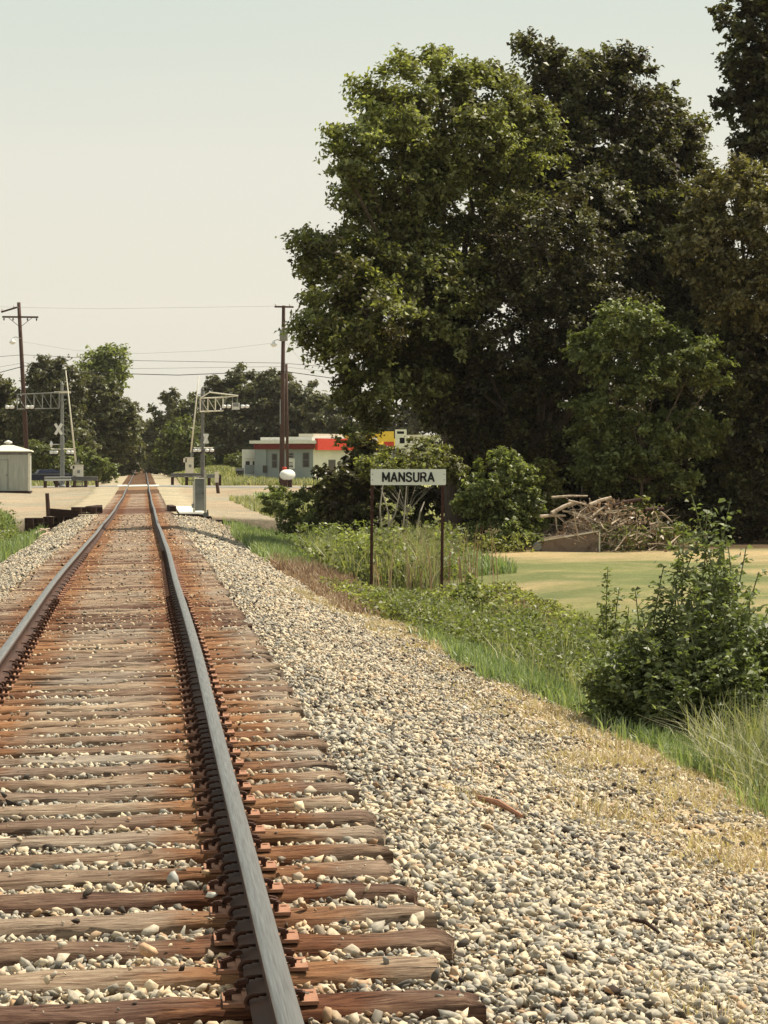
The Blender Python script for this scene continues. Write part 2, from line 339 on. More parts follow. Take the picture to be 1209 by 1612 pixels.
def lerp(a, b, t_): return a + (b - a) * t_[..., None]
C = np.zeros(X.shape + (3,)); wv = wob(X, Y, 2.2); wl = wob(X, Y, .6)
C[:] = BAL; C = lerp(C, np.broadcast_to(BALF, C.shape), sstep(45, 75, Y))
tr_ = toe(Y) + wv * .5
C = lerp(C, np.broadcast_to(np.array([.26, .165, .10]), C.shape), (1 - sstep(1.3, 1.45, np.abs(X))) * sstep(50, 75, Y) * (1 - sstep(210, 240, Y)))
C = lerp(C, np.broadcast_to(DRY, C.shape), sstep(tr_ - .15, tr_ + .25, X))
C = lerp(C, np.broadcast_to(GRN, C.shape), sstep(green_x(Y) + wv * .5, green_x(Y) + .45 + wv * .5, X))
stripe = .5 + .5 * np.sin((Y * .9 + X * .55) + 2.5 * wl); lawn = lerp(np.broadcast_to(LAWN_G, C.shape), np.broadcast_to(LAWN_T, C.shape), np.clip(stripe * .38 + wob(X, Y, .9) * 1.1 + wob(X, Y, 2.7) * .7 + sstep(12, 15.5, X) * .5 + sstep(61, 69, Y) * .5, 0, 1))
C = lerp(C, lawn, sstep(6.2, 7.2, X + wv * .6) * sstep(34, 37, Y + wv))
# forest floor under the trees
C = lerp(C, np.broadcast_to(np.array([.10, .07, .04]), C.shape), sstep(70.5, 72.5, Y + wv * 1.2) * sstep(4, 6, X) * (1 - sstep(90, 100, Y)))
C = lerp(C, np.broadcast_to(GRN, C.shape), sstep(2.9, 3.2, -X + wv * .3))
# far yard
fw = sstep(92, 100, Y)
yard = lerp(np.broadcast_to(YARD, C.shape), np.broadcast_to(np.array([.38, .29, .21]), C.shape), np.clip(.35 + wob(X, Y, .35) * 1.3, 0, 1))
C = lerp(C, yard, fw * sstep(2.6, 3.4, np.abs(X) + wv * .4))
C = lerp(C, np.broadcast_to(np.array([.24, .25, .10]), C.shape), sstep(5.6, 7, X + wv) * fw * (1 - sstep(165, 178, Y + wl * 12)))
C = lerp(C, np.broadcast_to(FGR, C.shape), np.clip(sstep(208, 214, Y) * sstep(3.2, 5, np.abs(X)) * (1 - sstep(0.1, .6, wob(X, Y, .12) + .1)), 0, 1))
C = lerp(C, np.broadcast_to(np.array([.40, .38, .15]), C.shape), sstep(225, 240, Y) * sstep(3.6, 4.6, X) * (1 - sstep(10, 13, X)))
C = lerp(C, np.broadcast_to(SAND, C.shape), sstep(262, 270, Y) * sstep(9, 11, X) * (1 - sstep(300, 330, Y)))
C = lerp(C, np.broadcast_to(MUD, C.shape), np.clip(creek(X, Y) * 1.5, 0, 1))
C = lerp(C, np.broadcast_to(np.array([.14, .075, .045]), C.shape), sstep(1.55, 1.35, np.abs(X)) * sstep(100, 103, Y) * (1 - sstep(114, 117, Y)) if False else (1 - sstep(1.35, 1.55, np.abs(X))) * sstep(100, 103, Y) * (1 - sstep(114, 117, Y)))
gr = np_obj('ground', np.stack([X, Y, Z], -1).reshape(-1, 3), Fq, M['ground'], smooth=True, colors={'soil': C.reshape(-1, 3)}); tag(gr, 'gravelly ground with dry and green grass beside the railroad', 'ground', kind='structure')
def gz(x, y): return float(ground(np.array([x]), np.array([y]))[0])
def onground(px, py, n=6):
    """point where the pixel's sight line meets the ground (photo layout to place)"""
    r = ray(px, py); tt = np.geomspace(6, 900, 3000); P = np.array(CAM)[None] + tt[:, None] * np.array(r)[None]
    below = P[:, 2] < ground(P[:, 0], P[:, 1]); i = int(np.argmax(below)); return Vector(P[i])

# road over the level crossing
def sheet(name, x0, x1, y0, y1, dz, mat, nx_=60, ny_=14, skew=0.0):
    xx, yy = np.meshgrid(np.linspace(x0, x1, nx_), np.linspace(y0, y1, ny_)); zz = ground(xx, yy) + dz
    i_ = np.arange(nx_ * ny_).reshape(ny_, nx_); f_ = np.stack([i_[:-1, :-1], i_[:-1, 1:], i_[1:, 1:], i_[1:, :-1]], -1).reshape(-1, 4)
    return np_obj(name, np.stack([xx, yy, zz], -1).reshape(-1, 3), f_, mat, smooth=True)
tag(sheet('road', -45, 60, 192.5, 201.5, .02, M['road'], 160), 'pale asphalt road crossing the tracks', 'road', kind='structure')

# ------------------------------------------------------------------ rails
CANT = .02; HALF = .755
PITCH_T = .527; Y0 = 8.13
def rail(name, sgn, label):
    yy = np.unique(np.concatenate([np.arange(1, 70, .6), np.arange(70, 520, 3.0)]))
    body = [(-.07, -.165), (.07, -.165), (.07, -.153), (.018, -.138), (.009, -.125), (.009, -.055), (.034, -.042), (.036, -.012), (-.036, -.012), (-.034, -.042), (-.009, -.055), (-.009, -.125), (-.018, -.138), (-.07, -.153)]
    top = [(.036, -.0125), (.034, -.005), (.024, -.0008), (0, 0), (-.024, -.0008), (-.034, -.005), (-.036, -.0125)]
    def ext(prof, closed):
        n = len(prof); P = np.array(prof); V = np.zeros((len(yy), n, 3))
        V[:, :, 0] = (sgn * HALF + xc(yy))[:, None] + P[None, :, 0]; V[:, :, 1] = yy[:, None]
        V[:, :, 2] = (zr(yy) + CANT * sgn * HALF)[:, None] + P[None, :, 1]
        i_ = np.arange(len(yy) * n).reshape(len(yy), n); j = np.roll(i_, -1, 1) if closed else i_[:, 1:]; i2 = i_ if closed else i_[:, :-1]
        return V.reshape(-1, 3), np.stack([i2[:-1], j[:-1], j[1:], i2[1:]], -1).reshape(-1, 4)
    V, f = ext(body, True); o = np_obj(name, V, f, M['rail_side']); tag(o, label, 'rail', 'two steel rails of the track')
    V, f = ext(top, False); np_obj('running_surface', V, f, M['rail_top'], o, smooth=True); return o
rail_r = rail('rail', 1, 'steel rail running from bottom center, right rail of the track with bright worn top')
rail_l = rail('rail', -1, 'steel rail leaving at the left edge, left rail of the track')

# anchors clipped on the rail foot beside the ties
def anchor_mesh():
    b = MB(); pts = [(-.018 + .030 * math.cos(a), 0, .010 + .023 * math.sin(a)) for a in np.linspace(-1.6, 2.1, 9)]
    b.tube(pts, [.007, .009, .0095, .0095, .0095, .0095, .009, .008, .006], 6); b.box((-.035, 0, .036), (.05, .02, .009)); b.box((-.05, 0, -.012), (.13, .024, .02)); return b
am = anchor_mesh().build('rail_anchor', M['rust_dark'], rail_r, smooth=True); first = am
def place_anchor(o, sgn, side, y):
    o.location = (sgn * HALF + float(xc(y)) + side * .070, y, float(zr(y)) - .158 + CANT * sgn * HALF); o.scale = (side * .85, .85, .85)
k = 0
for i in range(80):
    for dy in ((-.145, .145) if i < 16 else (-.145,)):
        for side in (-1,):
            y = Y0 + i * PITCH_T + dy; o = am if k == 0 else link(am.copy()); o.parent = rail_r; place_anchor(o, 1, side, y + random.uniform(-.012, .012)); k += 1
for i in range(18, 80, 2):
    for dy in (-.145,):
        y = Y0 + i * PITCH_T + dy; o = link(am.copy()); o.parent = rail_l; place_anchor(o, -1, 1, y)

# ------------------------------------------------------------------ ties
def tie_mesh(seed, lod=0):
    r = np.random.default_rng(seed); nx_, ny_, nz_ = (46, 6, 3) if lod == 0 else (16, 3, 2)
    L, W, H = 2.74, .23, .17; V = []; Fs = []
    gx = np.linspace(-.5, .5, nx_ + 1); prof = []
    # closed ring profile around the section
    for k_ in range(ny_ + 1): prof.append((-.5 + k_ / ny_, .5))
    for k_ in range(1, nz_ + 1): prof.append((.5, .5 - k_ / nz_))
    for k_ in range(1, ny_ + 1): prof.append((.5 - k_ / ny_, -.5))
    for k_ in range(1, nz_): prof.append((-.5, -.5 + k_ / nz_))
    n = len(prof); ph = r.uniform(0, 6.3, 12); fr = r.uniform(1.5, 9, 12)
    split = r.uniform(-.25, .25); sd_ = r.uniform(.004, .016) if r.random() < .6 else 0
    eL, eR = r.uniform(-.04, .03), r.uniform(-.06, .03)
    for x_ in gx:
        for (a_, b_) in prof:
            xx = x_ * L; 
            if x_ > .49: xx += eR + .015 * math.sin(9 * a_ + ph[0]) 
            if x_ < -.49: xx += eL
            yy_ = a_ * W * (1 + .03 * math.sin(fr[1] * xx + ph[1])); zz = b_ * H
            edge = abs(a_) > .45 and b_ > .45
            if b_ > .4:
                zz += .006 * math.sin(fr[2] * xx + ph[2] + 3 * a_) + .004 * math.sin(fr[3] * 2 * xx + ph[3] + 9 * a_) + r.normal(0, .0016)
                if abs(a_ - split) < .1: zz -= sd_ * (.6 + .4 * math.sin(fr[4] * xx + ph[4]))
                if edge: zz -= .011 + .009 * abs(math.sin(fr[5] * xx + ph[5])) + abs(r.normal(0, .003)); yy_ *= .965
                if abs(x_) > .485: zz -= .012 + abs(r.normal(0, .006))
            else:
                yy_ += r.normal(0, .0018) + .004 * math.sin(fr[6] * xx * 1.5 + ph[6] + b_ * 5)
            V.append((xx, yy_, zz))
    for i_ in range(nx_):
        for k_ in range(n): Fs.append((i_ * n + k_, i_ * n + (k_ + 1) % n, (i_ + 1) * n + (k_ + 1) % n, (i_ + 1) * n + k_))
    b = MB(); b.v = V; b.f = Fs + [tuple(range(n)), tuple(range((nx_ + 1) * n - 1, nx_ * n - 1, -1))]
    me = bpy.data.meshes.new('railroad_tie'); me.from_pydata(b.v, [], b.f); me.update(); me.materials.append(M['tie'])
    for p_ in me.polygons: p_.use_smooth = len(p_.vertices) == 4
    return me
TM = [tie_mesh(s) for s in range(14)]; TL = [tie_mesh(50 + s, 1) for s in range(5)]
pb = MB(); pb.box((0, 0, .006), (.29, .178, .012)); pb.box((.078, 0, .016), (.016, .178, .012)); pb.box((-.078, 0, .016), (.016, .178, .012)); pb.box((.125, .045, .0135), (.020, .020, .004)); pb.box((-.125, -.045, .0135), (.020, .020, .004))
plate0 = pb.build('tie_plate', M['rust']); PM = plate0.data
sp = MB(); sp.box((0, 0, .004), (.018, .018, .03)); sp.box((.008, 0, .024), (.042, .030, .012), ry=-.2); sp.box((.008, 0, .031), (.026, .022, .006), ry=-.2)
spike0 = sp.build('spike', M['rust_dark']); SM = spike0.data
bpy.data.objects.remove(plate0); bpy.data.objects.remove(spike0)
TONES = [.12, .78, .30, .62, .22, .55, .48, .70, .35, .85, .50, .66, .4]
DESC = {0: 'dark brown tie with smooth face', 1: 'pale split tie', 2: 'dark brown tie', 3: 'tan weathered tie'}
ORD = ['first', 'second', 'third', 'fourth', 'fifth', 'sixth', 'seventh', 'eighth', 'ninth', 'tenth', 'eleventh', 'twelfth']
TG = 'wooden ties under the rails'
rt = random.Random(5)
for i in range(300):
    y = Y0 + i * PITCH_T + (rt.uniform(-.02, .02) if i > 3 else 0); near = i < 70
    tone = TONES[i] if i < len(TONES) else min(1, max(0, rt.gauss(.55, .24)))
    if 103 < y < 115: tone = .05
    o = bpy.data.objects.new('railroad_tie', (TM[rt.randrange(14)] if i < 90 else TL[rt.randrange(5)])); link(o)
    xo = rt.gauss(.035, .014); zt_ = float(zr(y)) - .177
    o.location = (float(xc(y)) + xo, y, zt_ - .085); o.rotation_euler = (rt.gauss(0, .01), -CANT, rt.gauss(0, .008)); o.color = (tone, (0 if tone < .35 else min(1.5, abs(rt.gauss(0, .45)))), tone, 1)
    look = 'dark brown' if tone < .35 else ('pale weathered' if tone > .65 else 'tan weathered')
    if i < 12: lb = '%s wooden tie, %s from the bottom edge of the photo' % (look, ORD[i])
    elif 103 < y < 115: lb = 'dark brown wooden tie in the gap over the creek'
    elif y < 103: lb = 'weathered wooden tie under the rails before the creek'
    else: lb = 'small far wooden tie under the rails beyond the creek'
    tag(o, lb, 'railroad tie', TG)
    if near:
        for s_ in (-1, 1):
            if s_ < 0 and y < 13: continue
            pl = bpy.data.objects.new('tie_plate', PM); link(pl); pl.parent = o; pl.location = (s_ * HALF - xo, rt.uniform(-.01, .01), .0865)
            sps = [(-.092, .06, 0), (.092, -.06, math.pi), (s_ * -.128, -.05, 0 if s_ > 0 else math.pi)]
            if rt.random() < .5: sps.append((.092, .05, math.pi))
            if i < 45:
                for (sx_, sy_, rz_) in sps:
                    s0 = bpy.data.objects.new('spike', SM); link(s0); s0.parent = pl; s0.location = (sx_ * 1.0, sy_ + rt.uniform(-.008, .008), .010 + rt.uniform(0, .014)); s0.rotation_euler = (0, 0, rz_ + rt.uniform(-.3, .3))
fb = MB()
for i in range(300, 900):
    y = Y0 + i * PITCH_T
    if 191.5 < y < 202.5: continue
    fb.box((rt.gauss(0, .02), y, float(zr(y)) - .255), (2.74, .23, .17), ry=-CANT)
tag(fb.build('distant_railroad_ties', mottled('far_tie_wood', (.13, .065, .035), (.28, .16, .09), .9, .9)), 'rows of rusty brown ties far along the track', 'railroad ties', kind='stuff')
# crossing panels
cp = empty('crossing_deck', (0, 197, 0)); tag(cp, 'pale concrete panels between and beside the rails at the road crossing', 'crossing deck')
for x0_, x1_ in ((-.66, .66), (.80, 1.5), (-1.5, -.80)):
    MB().box(((x0_ + x1_) / 2, 0, float(zr(197)) - .06), (x1_ - x0_, 9.6, .11), ry=-CANT).build('panel', M['pale_panel'], cp)

# ------------------------------------------------------------------ ballast stones
phi_ = (1 + 5 ** .5) / 2
ICO_V = np.array([(-1, phi_, 0), (1, phi_, 0), (-1, -phi_, 0), (1, -phi_, 0), (0, -1, phi_), (0, 1, phi_), (0, -1, -phi_), (0, 1, -phi_), (phi_, 0, -1), (phi_, 0, 1), (-phi_, 0, -1), (-phi_, 0, 1)]) / 1.902
ICO_F = np.array([(0, 11, 5), (0, 5, 1), (0, 1, 7), (0, 7, 10), (0, 10, 11), (1, 5, 9), (5, 11, 4), (11, 10, 2), (10, 7, 6), (7, 1, 8), (3, 9, 4), (3, 4, 2), (3, 2, 6), (3, 6, 8), (3, 8, 9), (4, 9, 5), (2, 4, 11), (6, 2, 10), (8, 6, 7), (9, 8, 1)])
def rot_rand(n, tilt=.5):
    """random yaw with limited tilt"""
    a_ = rng.uniform(0, 2 * np.pi, n); b_ = rng.normal(0, tilt, n); c_ = rng.normal(0, tilt, n)
    ca, sa, cb, sb_, cc, sc2 = np.cos(a_), np.sin(a_), np.cos(b_), np.sin(b_), np.cos(c_), np.sin(c_)
    Rz = np.zeros((n, 3, 3)); Rz[:, 0, 0] = ca; Rz[:, 0, 1] = -sa; Rz[:, 1, 0] = sa; Rz[:, 1, 1] = ca; Rz[:, 2, 2] = 1
    Rx = np.zeros((n, 3, 3)); Rx[:, 0, 0] = 1; Rx[:, 1, 1] = cb; Rx[:, 1, 2] = -sb_; Rx[:, 2, 1] = sb_; Rx[:, 2, 2] = cb
    Ry = np.zeros((n, 3, 3)); Ry[:, 1, 1] = 1; Ry[:, 0, 0] = cc; Ry[:, 0, 2] = sc2; Ry[:, 2, 0] = -sc2; Ry[:, 2, 2] = cc
    return Rz @ Rx @ Ry
VAR = []
for _ in range(40):
    v_ = ICO_V / (np.abs(ICO_V).max(1, keepdims=True) ** .75) * rng.uniform(.62, 1.05, (12, 1)) + rng.normal(0, .07, (12, 3)); v_ = np.clip(v_, -1.1, 1.1)
    # cut a couple of flat facets
    for _k2 in range(7):
        nn = rng.normal(0, 1, 3); nn /= np.linalg.norm(nn); d_ = v_ @ nn; v_ = v_ - np.clip(d_ - rng.uniform(.30, .52), 0, None)[:, None] * nn
    VAR.append(v_)
VAR = np.array(VAR)
def stones(P, rad, tint, rust, name='ballast_gravel', tilt=.62):
    n = len(P); vi = rng.integers(0, len(VAR), n); V = VAR[vi] * rad[:, None, None] * np.stack([rng.uniform(.9, 1.6, n), rng.uniform(.65, 1.15, n), rng.uniform(.42, .85, n)], -1)[:, None, :]
    V = np.einsum('nij,nkj->nki', rot_rand(n, tilt), V) + P[:, None, :]
    Fa = ICO_F[None] + (np.arange(n) * 12)[:, None, None]
    return np_obj(name, V.reshape(-1, 3), Fa.reshape(-1, 3), M['stone'], attrs={'tint': ('FACE', np.repeat(tint, 20)), 'rust': ('FACE', np.repeat(rust, 20))})
SP, SR = [], []
def left_edge(y): return -.0536 * y + .34 - 1.0
def scatter(y0, y1, dens, r0, r1, xr=None):
    xa, xb = left_edge(y1), 4.6; A = (y1 - y0) * (xb - xa); n = int(A * dens); x = rng.uniform(xa, xb, n); y = rng.uniform(y0, y1, n)
    wv_ = wob(x, y, 2.2)
    keep = (x > left_edge(y)) & ((x < toe(y) + .35 + wv_ * .5 + rng.normal(0, .18, n)) | ((rng.random(n) < .22) & (x < green_x(y) + .1))) & (x > -3.0 + rng.normal(0, .1, n)) & (creek(x, y) < .3)
    x, y = x[keep], y[keep]; rad = r0 + (r1 - r0) * rng.random(len(x)) ** 2.2
    ax = np.abs(x - xc(y)); ti = (y - Y0) / PITCH_T; dt = np.abs(ti - np.round(ti)) * PITCH_T     # distance to nearest tie axis
    within = ax < 1.36
    overtie = within & (dt < .115 + rad * .55); onrail = np.abs(ax - HALF) < .075 + rad
    keep = ~(onrail | (overtie & (rng.random(len(x)) > .02 + .05 * (y > 25)))) & (x < .234 * y + 2.2)
    x, y, rad, overtie, ax, within = [q[keep] for q in (x, y, rad, overtie, ax, within)]
    z = ground(x, y) + rad * .15 + rng.uniform(-.014, .026, len(x)); z = np.where(within, z + CANT * x, z)
    z = np.where(within & ~overtie, z + .013 + .022 * wob(x, y, 3), z)
    z = np.where(overtie, zr(y) - .177 + CANT * x + rad * .35, z); rad = np.where(overtie, rad * .75, rad)
    SP.append(np.stack([x, y, z], -1)); SR.append(rad)
scatter(6.4, 12, 2150, .011, .040); scatter(12, 20, 1700, .012, .039); scatter(20, 34, 950, .014, .038); scatter(34, 55, 420, .020, .044); scatter(55, 100, 100, .035, .07)
SPn = np.concatenate(SP); SRn = np.concatenate(SR); n_ = len(SPn)
patch = wob(SPn[:, 0], SPn[:, 1], 1.1) * .10
tint_ = np.clip(rng.random(n_) * .97 + patch, 0, 1); ax = np.abs(np.abs(SPn[:, 0]) - HALF)
rust_ = np.clip(np.exp(-(ax / .22) ** 2) * .9 * rng.uniform(.3, 1.1, n_) + (np.abs(SPn[:, 0]) < 1.4) * .16 * sstep(14, 40, SPn[:, 1]) * 2.2, 0, .95)
print('stones', n_)
tag(stones(SPn, SRn, tint_, rust_), 'crushed grey and cream stone ballast along the track', 'gravel', kind='stuff')
# ------------------------------------------------------------------ station sign
sg = onground(641, 938); YS = sg.y
pl_, pr_ = at(585, 765, YS), at(697, 765, YS); tl, br = at(583.5, 738.5, YS), at(702, 763.5, YS)
sx0 = (tl.x + br.x) / 2; root = empty('station_sign', (sx0, YS, gz(sx0, YS)))
tag(root, 'white MANSURA name board with black letters on two thin brown posts', 'sign')
W_, H_ = br.x - tl.x, tl.z - br.z; zb_ = br.z - root.location.z
for px_, lean in ((586, -.02), (697.5, -.03)):
    xx = at(px_, 765, YS).x - sx0; g0 = gz(xx + sx0, YS) - root.location.z
    b = MB(); b.box((xx + lean / 2, .028, (zb_ + H_ + g0 - .3) / 2 - .01), (.058, .012, zb_ + H_ - g0 + .24), ry=.009); b.box((xx + lean / 2 + .012, .048, (zb_ + H_ + g0 - .3) / 2 - .01), (.012, .036, zb_ + H_ - g0 + .24), ry=.009)
    b.build('post', M['post_brown'], root)
def rounded_plate(b, w, h, t_, r, y, zc):
    pts = []
    for cx, cz, a0 in ((w / 2 - r, h / 2 - r, 0), (-w / 2 + r, h / 2 - r, 90), (-w / 2 + r, -h / 2 + r, 180), (w / 2 - r, -h / 2 + r, 270)):
        for k_ in range(5): a_ = R(a0 + 22.5 * k_); pts.append((cx + r * math.cos(a_), cz + r * math.sin(a_)))
    n = len(pts); vs = [(x, y, z + zc) for x, z in pts] + [(x, y + t_, z + zc) for x, z in pts]
    b.add(vs, [tuple(range(n)), tuple(range(2 * n - 1, n - 1, -1))] + [(i, i + n, (i + 1) % n + n, (i + 1) % n) for i in range(n)])
b = MB(); rounded_plate(b, W_, H_, .012, .022, 0, zb_ + H_ / 2); board = b.build('board', M['sign_white'], root)
def lettering(txt, parent, w, h, mat, loc, bold=.02, rz=0.0, name='lettering'):
    cu = bpy.data.curves.new('lettering', 'FONT'); cu.body = txt; cu.extrude = .01; cu.offset = bold; cu.space_character = 1.12; cu.resolution_u = 3
    tmp = bpy.data.objects.new('tmp', cu); link(tmp); bpy.context.view_layer.update()
    me = bpy.data.meshes.new_from_object(tmp.evaluated_get(bpy.context.evaluated_depsgraph_get())); bpy.data.objects.remove(tmp)
    V = np.array([v.co[:] for v in me.vertices]); mn, mx = V.min(0), V.max(0); V = (V - (mn + mx) / 2) * np.array([w / (mx[0] - mn[0]), h / (mx[1] - mn[1]), .12])
    V2 = np.stack([V[:, 0], -V[:, 2], V[:, 1]], -1); me.vertices.foreach_set('co', V2.astype(np.float32).ravel()); me.materials.clear(); me.materials.append(mat); me.update()
    o = bpy.data.objects.new(name, me); link(o); o.parent = parent; o.location = loc; o.rotation_euler = (0, 0, rz); return o
# highway style letters drawn as strokes (unit cell .0-.62 wide, 1 high)
ST = {'M': [[(0, 0), (0, 1)], [(0, 1), (.33, .22)], [(.33, .22), (.66, 1)], [(.66, 1), (.66, 0)]], 'A': [[(0, 0), (.30, 1)], [(.30, 1), (.60, 0)], [(.10, .30), (.50, .30)]], 'N': [[(0, 0), (0, 1)], [(0, 1), (.54, 0)], [(.54, 0), (.54, 1)]],
      'S': [[(.50, .80), (.47, .92), (.36, 1), (.16, 1), (.04, .91), (.01, .77), (.06, .63), (.20, .55), (.36, .47), (.48, .38), (.53, .23), (.48, .08), (.36, 0), (.16, 0), (.04, .07), (0, .20)]],
      'U': [[(0, 1), (0, .22), (.05, .07), (.16, 0), (.36, 0), (.47, .07), (.52, .22), (.52, 1)]], 'R': [[(0, 0), (0, 1), (.32, 1), (.45, .95), (.51, .85), (.51, .68), (.45, .56), (.32, .51), (0, .51)], [(.30, .51), (.54, 0)]]}
def letter_mesh(ch, x0, h, sw, y, zc):
    b = MB(); sx_ = h * .9
    for st in ST[ch]:
        P = [Vector((x0 + p[0] * sx_, 0, zc + (sw / 2 + p[1] * (h - sw)) - h / 2)) for p in st]
        L_, R_ = [], []
        for i, p in enumerate(P):
            t_ = ((P[min(i + 1, len(P) - 1)] - P[max(i - 1, 0)])).normalized(); n_2 = Vector((-t_.z, 0, t_.x))
            e = sw * .32 if (i in (0, len(P) - 1)) else 0; q = p + t_ * (e if i else -e); L_.append(q + n_2 * sw / 2); R_.append(q - n_2 * sw / 2)
        k_ = len(P); yy0 = y - .0006 * len(b.f); vs = [(q.x, yy0 - .002, q.z) for q in L_ + R_] + [(q.x, yy0 + .004, q.z) for q in L_ + R_]; fs = []
        for i in range(k_ - 1): fs += [(i, i + 1, k_ + i + 1, k_ + i), (2 * k_ + i, 3 * k_ + i, 3 * k_ + i + 1, 2 * k_ + i + 1), (i, 2 * k_ + i, 2 * k_ + i + 1, i + 1), (k_ + i, k_ + i + 1, 3 * k_ + i + 1, 3 * k_ + i)]
        fs += [(0, k_, 3 * k_, 2 * k_), (k_ - 1, 3 * k_ - 1, 4 * k_ - 1, 2 * k_ - 1)]; b.add(vs, fs)
    return b
hl = H_ * .64; sw_ = hl * .185; wds = {'M': .594, 'A': .54, 'N': .486, 'S': .477, 'U': .468, 'R': .486}; txt_ = 'MANSURA'; gap = (W_ * .675 - sum(wds[c_] for c_ in txt_) * hl) / 6; xx_ = -W_ * .3375; allb = MB()
for c_ in txt_: lb_ = letter_mesh(c_, xx_, hl, sw_, -.004, zb_ + H_ * .5); allb.add(lb_.v, lb_.f); xx_ += wds[c_] * hl + gap
allb.build('lettering', M['black'], board)
bb = MB()
for sx_ in (-1, 1):
    for dz in (-.18, .18): bb.lathe([(.009, -.006), (.009, .002)], 8, (sx_ * W_ * .475, 0, zb_ + H_ * (.5 + dz)), 'Y')
bb.build('bolts', M['black'], board)

# ------------------------------------------------------------------ utility poles and wires
YP = 200.0; PXM = F / YP
def pole(px_base, px_top, py_top, arms, label, r0=.17, r1=.11, Y=YP, extra=None):
    bp = at(px_base, 768, Y); tp = at(px_top, py_top, Y); g = gz(bp.x, Y)
    root = empty('utility_pole', (bp.x, Y, g)); tag(root, label, 'utility pole')
    b = MB(); b.tube([(0, 0, -.4), ((tp.x - bp.x) * .5, 0, (tp.z - g) * .5), (tp.x - bp.x, 0, tp.z - g)], [r0, (r0 + r1) / 2, r1], 10); b.build('post', M['pole_wood'], root, smooth=True)
    def loc(px, py, dy=0): q = at(px, py, Y); return Vector((q.x - bp.x, dy, q.z - g))
    for (xa, ya, xb, yb, kind) in arms:
        p0, p1 = loc(xa, ya, -.16), loc(xb, yb, -.16); b = MB(); d = (p1 - p0); L = d.length
        b.box((p0 + p1) / 2, (L, .12, .13), ry=-math.atan2(d.z, d.x)); ob = b.build('crossarm', M['pole_wood'], root)
        c = MB(); n = 4 if L > 1.6 else 2
        for i in range(n):
            q = p0.lerp(p1, (.05, .3, .7, .95)[i] if n == 4 else (.06, .8)[i]); s_ = -1 if kind == 'down' else 1
            c.lathe([(.02, 0), (.055, .06), (.05, .10), (.07, .13), (.03, .2)], 8, (q.x, q.y, q.z + (.06 if s_ > 0 else -.28)))
        c.build('insulator', M['lamp_white'] if kind != 'down' else M['glass_dark'], ob)
        if L > 1.6 and kind == 'down':
            mid = p0.lerp(p1, .5)
            for s_ in (-1, 1): e = MB(); e.tube([mid + Vector((s_ * L * .32, .0, -.07)), mid + Vector((0, .02, -.75))], .022, 5); e.build('brace', M['pole_wood'], ob)
    return root, loc
pL, locL = pole(45, 29.5, 476, [(3.6, 499, 60.5, 499.5, 'down'), (2, 491.5, 27, 484, 'up')], 'leaning brown utility pole behind the grey signal house, with slanted top bracket', .20, .13)
pR, locR = pole(443.3, 446.5, 481, [(432, 483, 462, 483.5, 'up')], 'tall brown utility pole with grey transformer in front of the store', .21, .13)
pB, locB = pole(453, 450.8, 573, [], 'short bare brown pole standing just behind the transformer pole', .13, .10, Y=212)
b = MB(); q = locR(446.2, 528.5, -.30); b.lathe([(.0, -.42), (.30, -.40), (.31, .34), (.22, .42), (.0, .43)], 16, q); b.lathe([(.03, .42), (.06, .5), (.03, .62)], 8, (q.x - .1, q.y, q.z)); b.build('transformer', M['steel_grey'], pR, smooth=True)
b = MB(); b.tube([locR(441, 629, -.2), locR(441, 668, -.2)], .05, 6); b.build('conduit', M['steel_grey'], pR)
def yard_lamp(root, loc, xa, ya, xp, yp):
    b = MB(); p0, p1 = loc(xp, yp, -.15), loc(xa, ya - 5, -.4); b.tube([p0, p0.lerp(p1, .6) + Vector((0, 0, .12)), p1], .025, 6); arm = b.build('lamp_arm', M['steel_grey'], root)
    c = MB(); q = loc(xa, ya, -.4); c.lathe([(.0, .22), (.10, .20), (.13, .05), (.26, -.02), (.26, -.06), (.12, -.20), (.0, -.22)], 12, q); c.build('lamp_head', M['lamp_white'], arm, smooth=True)
yard_lamp(pL, locL, 20, 538, 32.5, 533); yard_lamp(pR, locR, 430.5, 542, 445, 538)
def wire(name_lbl, pts, r, mat, sag=.0):
    P = [at(px, py, Yw) for px, py, Yw in pts]; out = []
    for a_, c_ in zip(P[:-1], P[1:]):
        for k_ in range(12): t_ = k_ / 12; q = a_.lerp(c_, t_); q.z -= sag * 4 * t_ * (1 - t_); out.append(q)
    out.append(P[-1]); b = MB(); b.tube(out, r, 5); o = b.build('power_line', mat); tag(o, name_lbl, 'power line', 'power lines strung between the poles')
wire('thickest black cable, lowest of the lines across the sky', [(-60, 602, 200), (39, 576, 199.8), (105, 586, 200), (280, 590.5, 200), (444, 584, 199.8), (640, 612, 200)], .028, M['wire'])
wire('thin line just above the thick black cable', [(-60, 588, 200), (38, 571, 199.8), (200, 580.5, 200), (444, 577, 199.8), (640, 600, 200)], .010, M['wire'])
wire('dark line third from the bottom between the two poles', [(-60, 566, 200), (36, 558.5, 199.8), (210, 567.5, 200), (444, 571.5, 199.8), (640, 588, 200)], .016, M['wire'])
wire('faint highest line joining the tops of the two poles', [(-60, 480, 200), (29, 484, 199.8), (160, 486, 200), (300, 484, 200), (434, 482, 199.8)], .008, M['wire_pale'])
wire('thin slack service line rising to the lamp on the transformer pole', [(36, 538, 199.8), (120, 552, 200), (220, 556.5, 200), (330, 552, 200), (430, 540, 199.8)], .008, M['wire_pale'])
wire('guy line slanting down right from the transformer', [(449, 538, 199.8), (490, 587, 206), (560, 640, 214)], .009, M['wire_pale'])

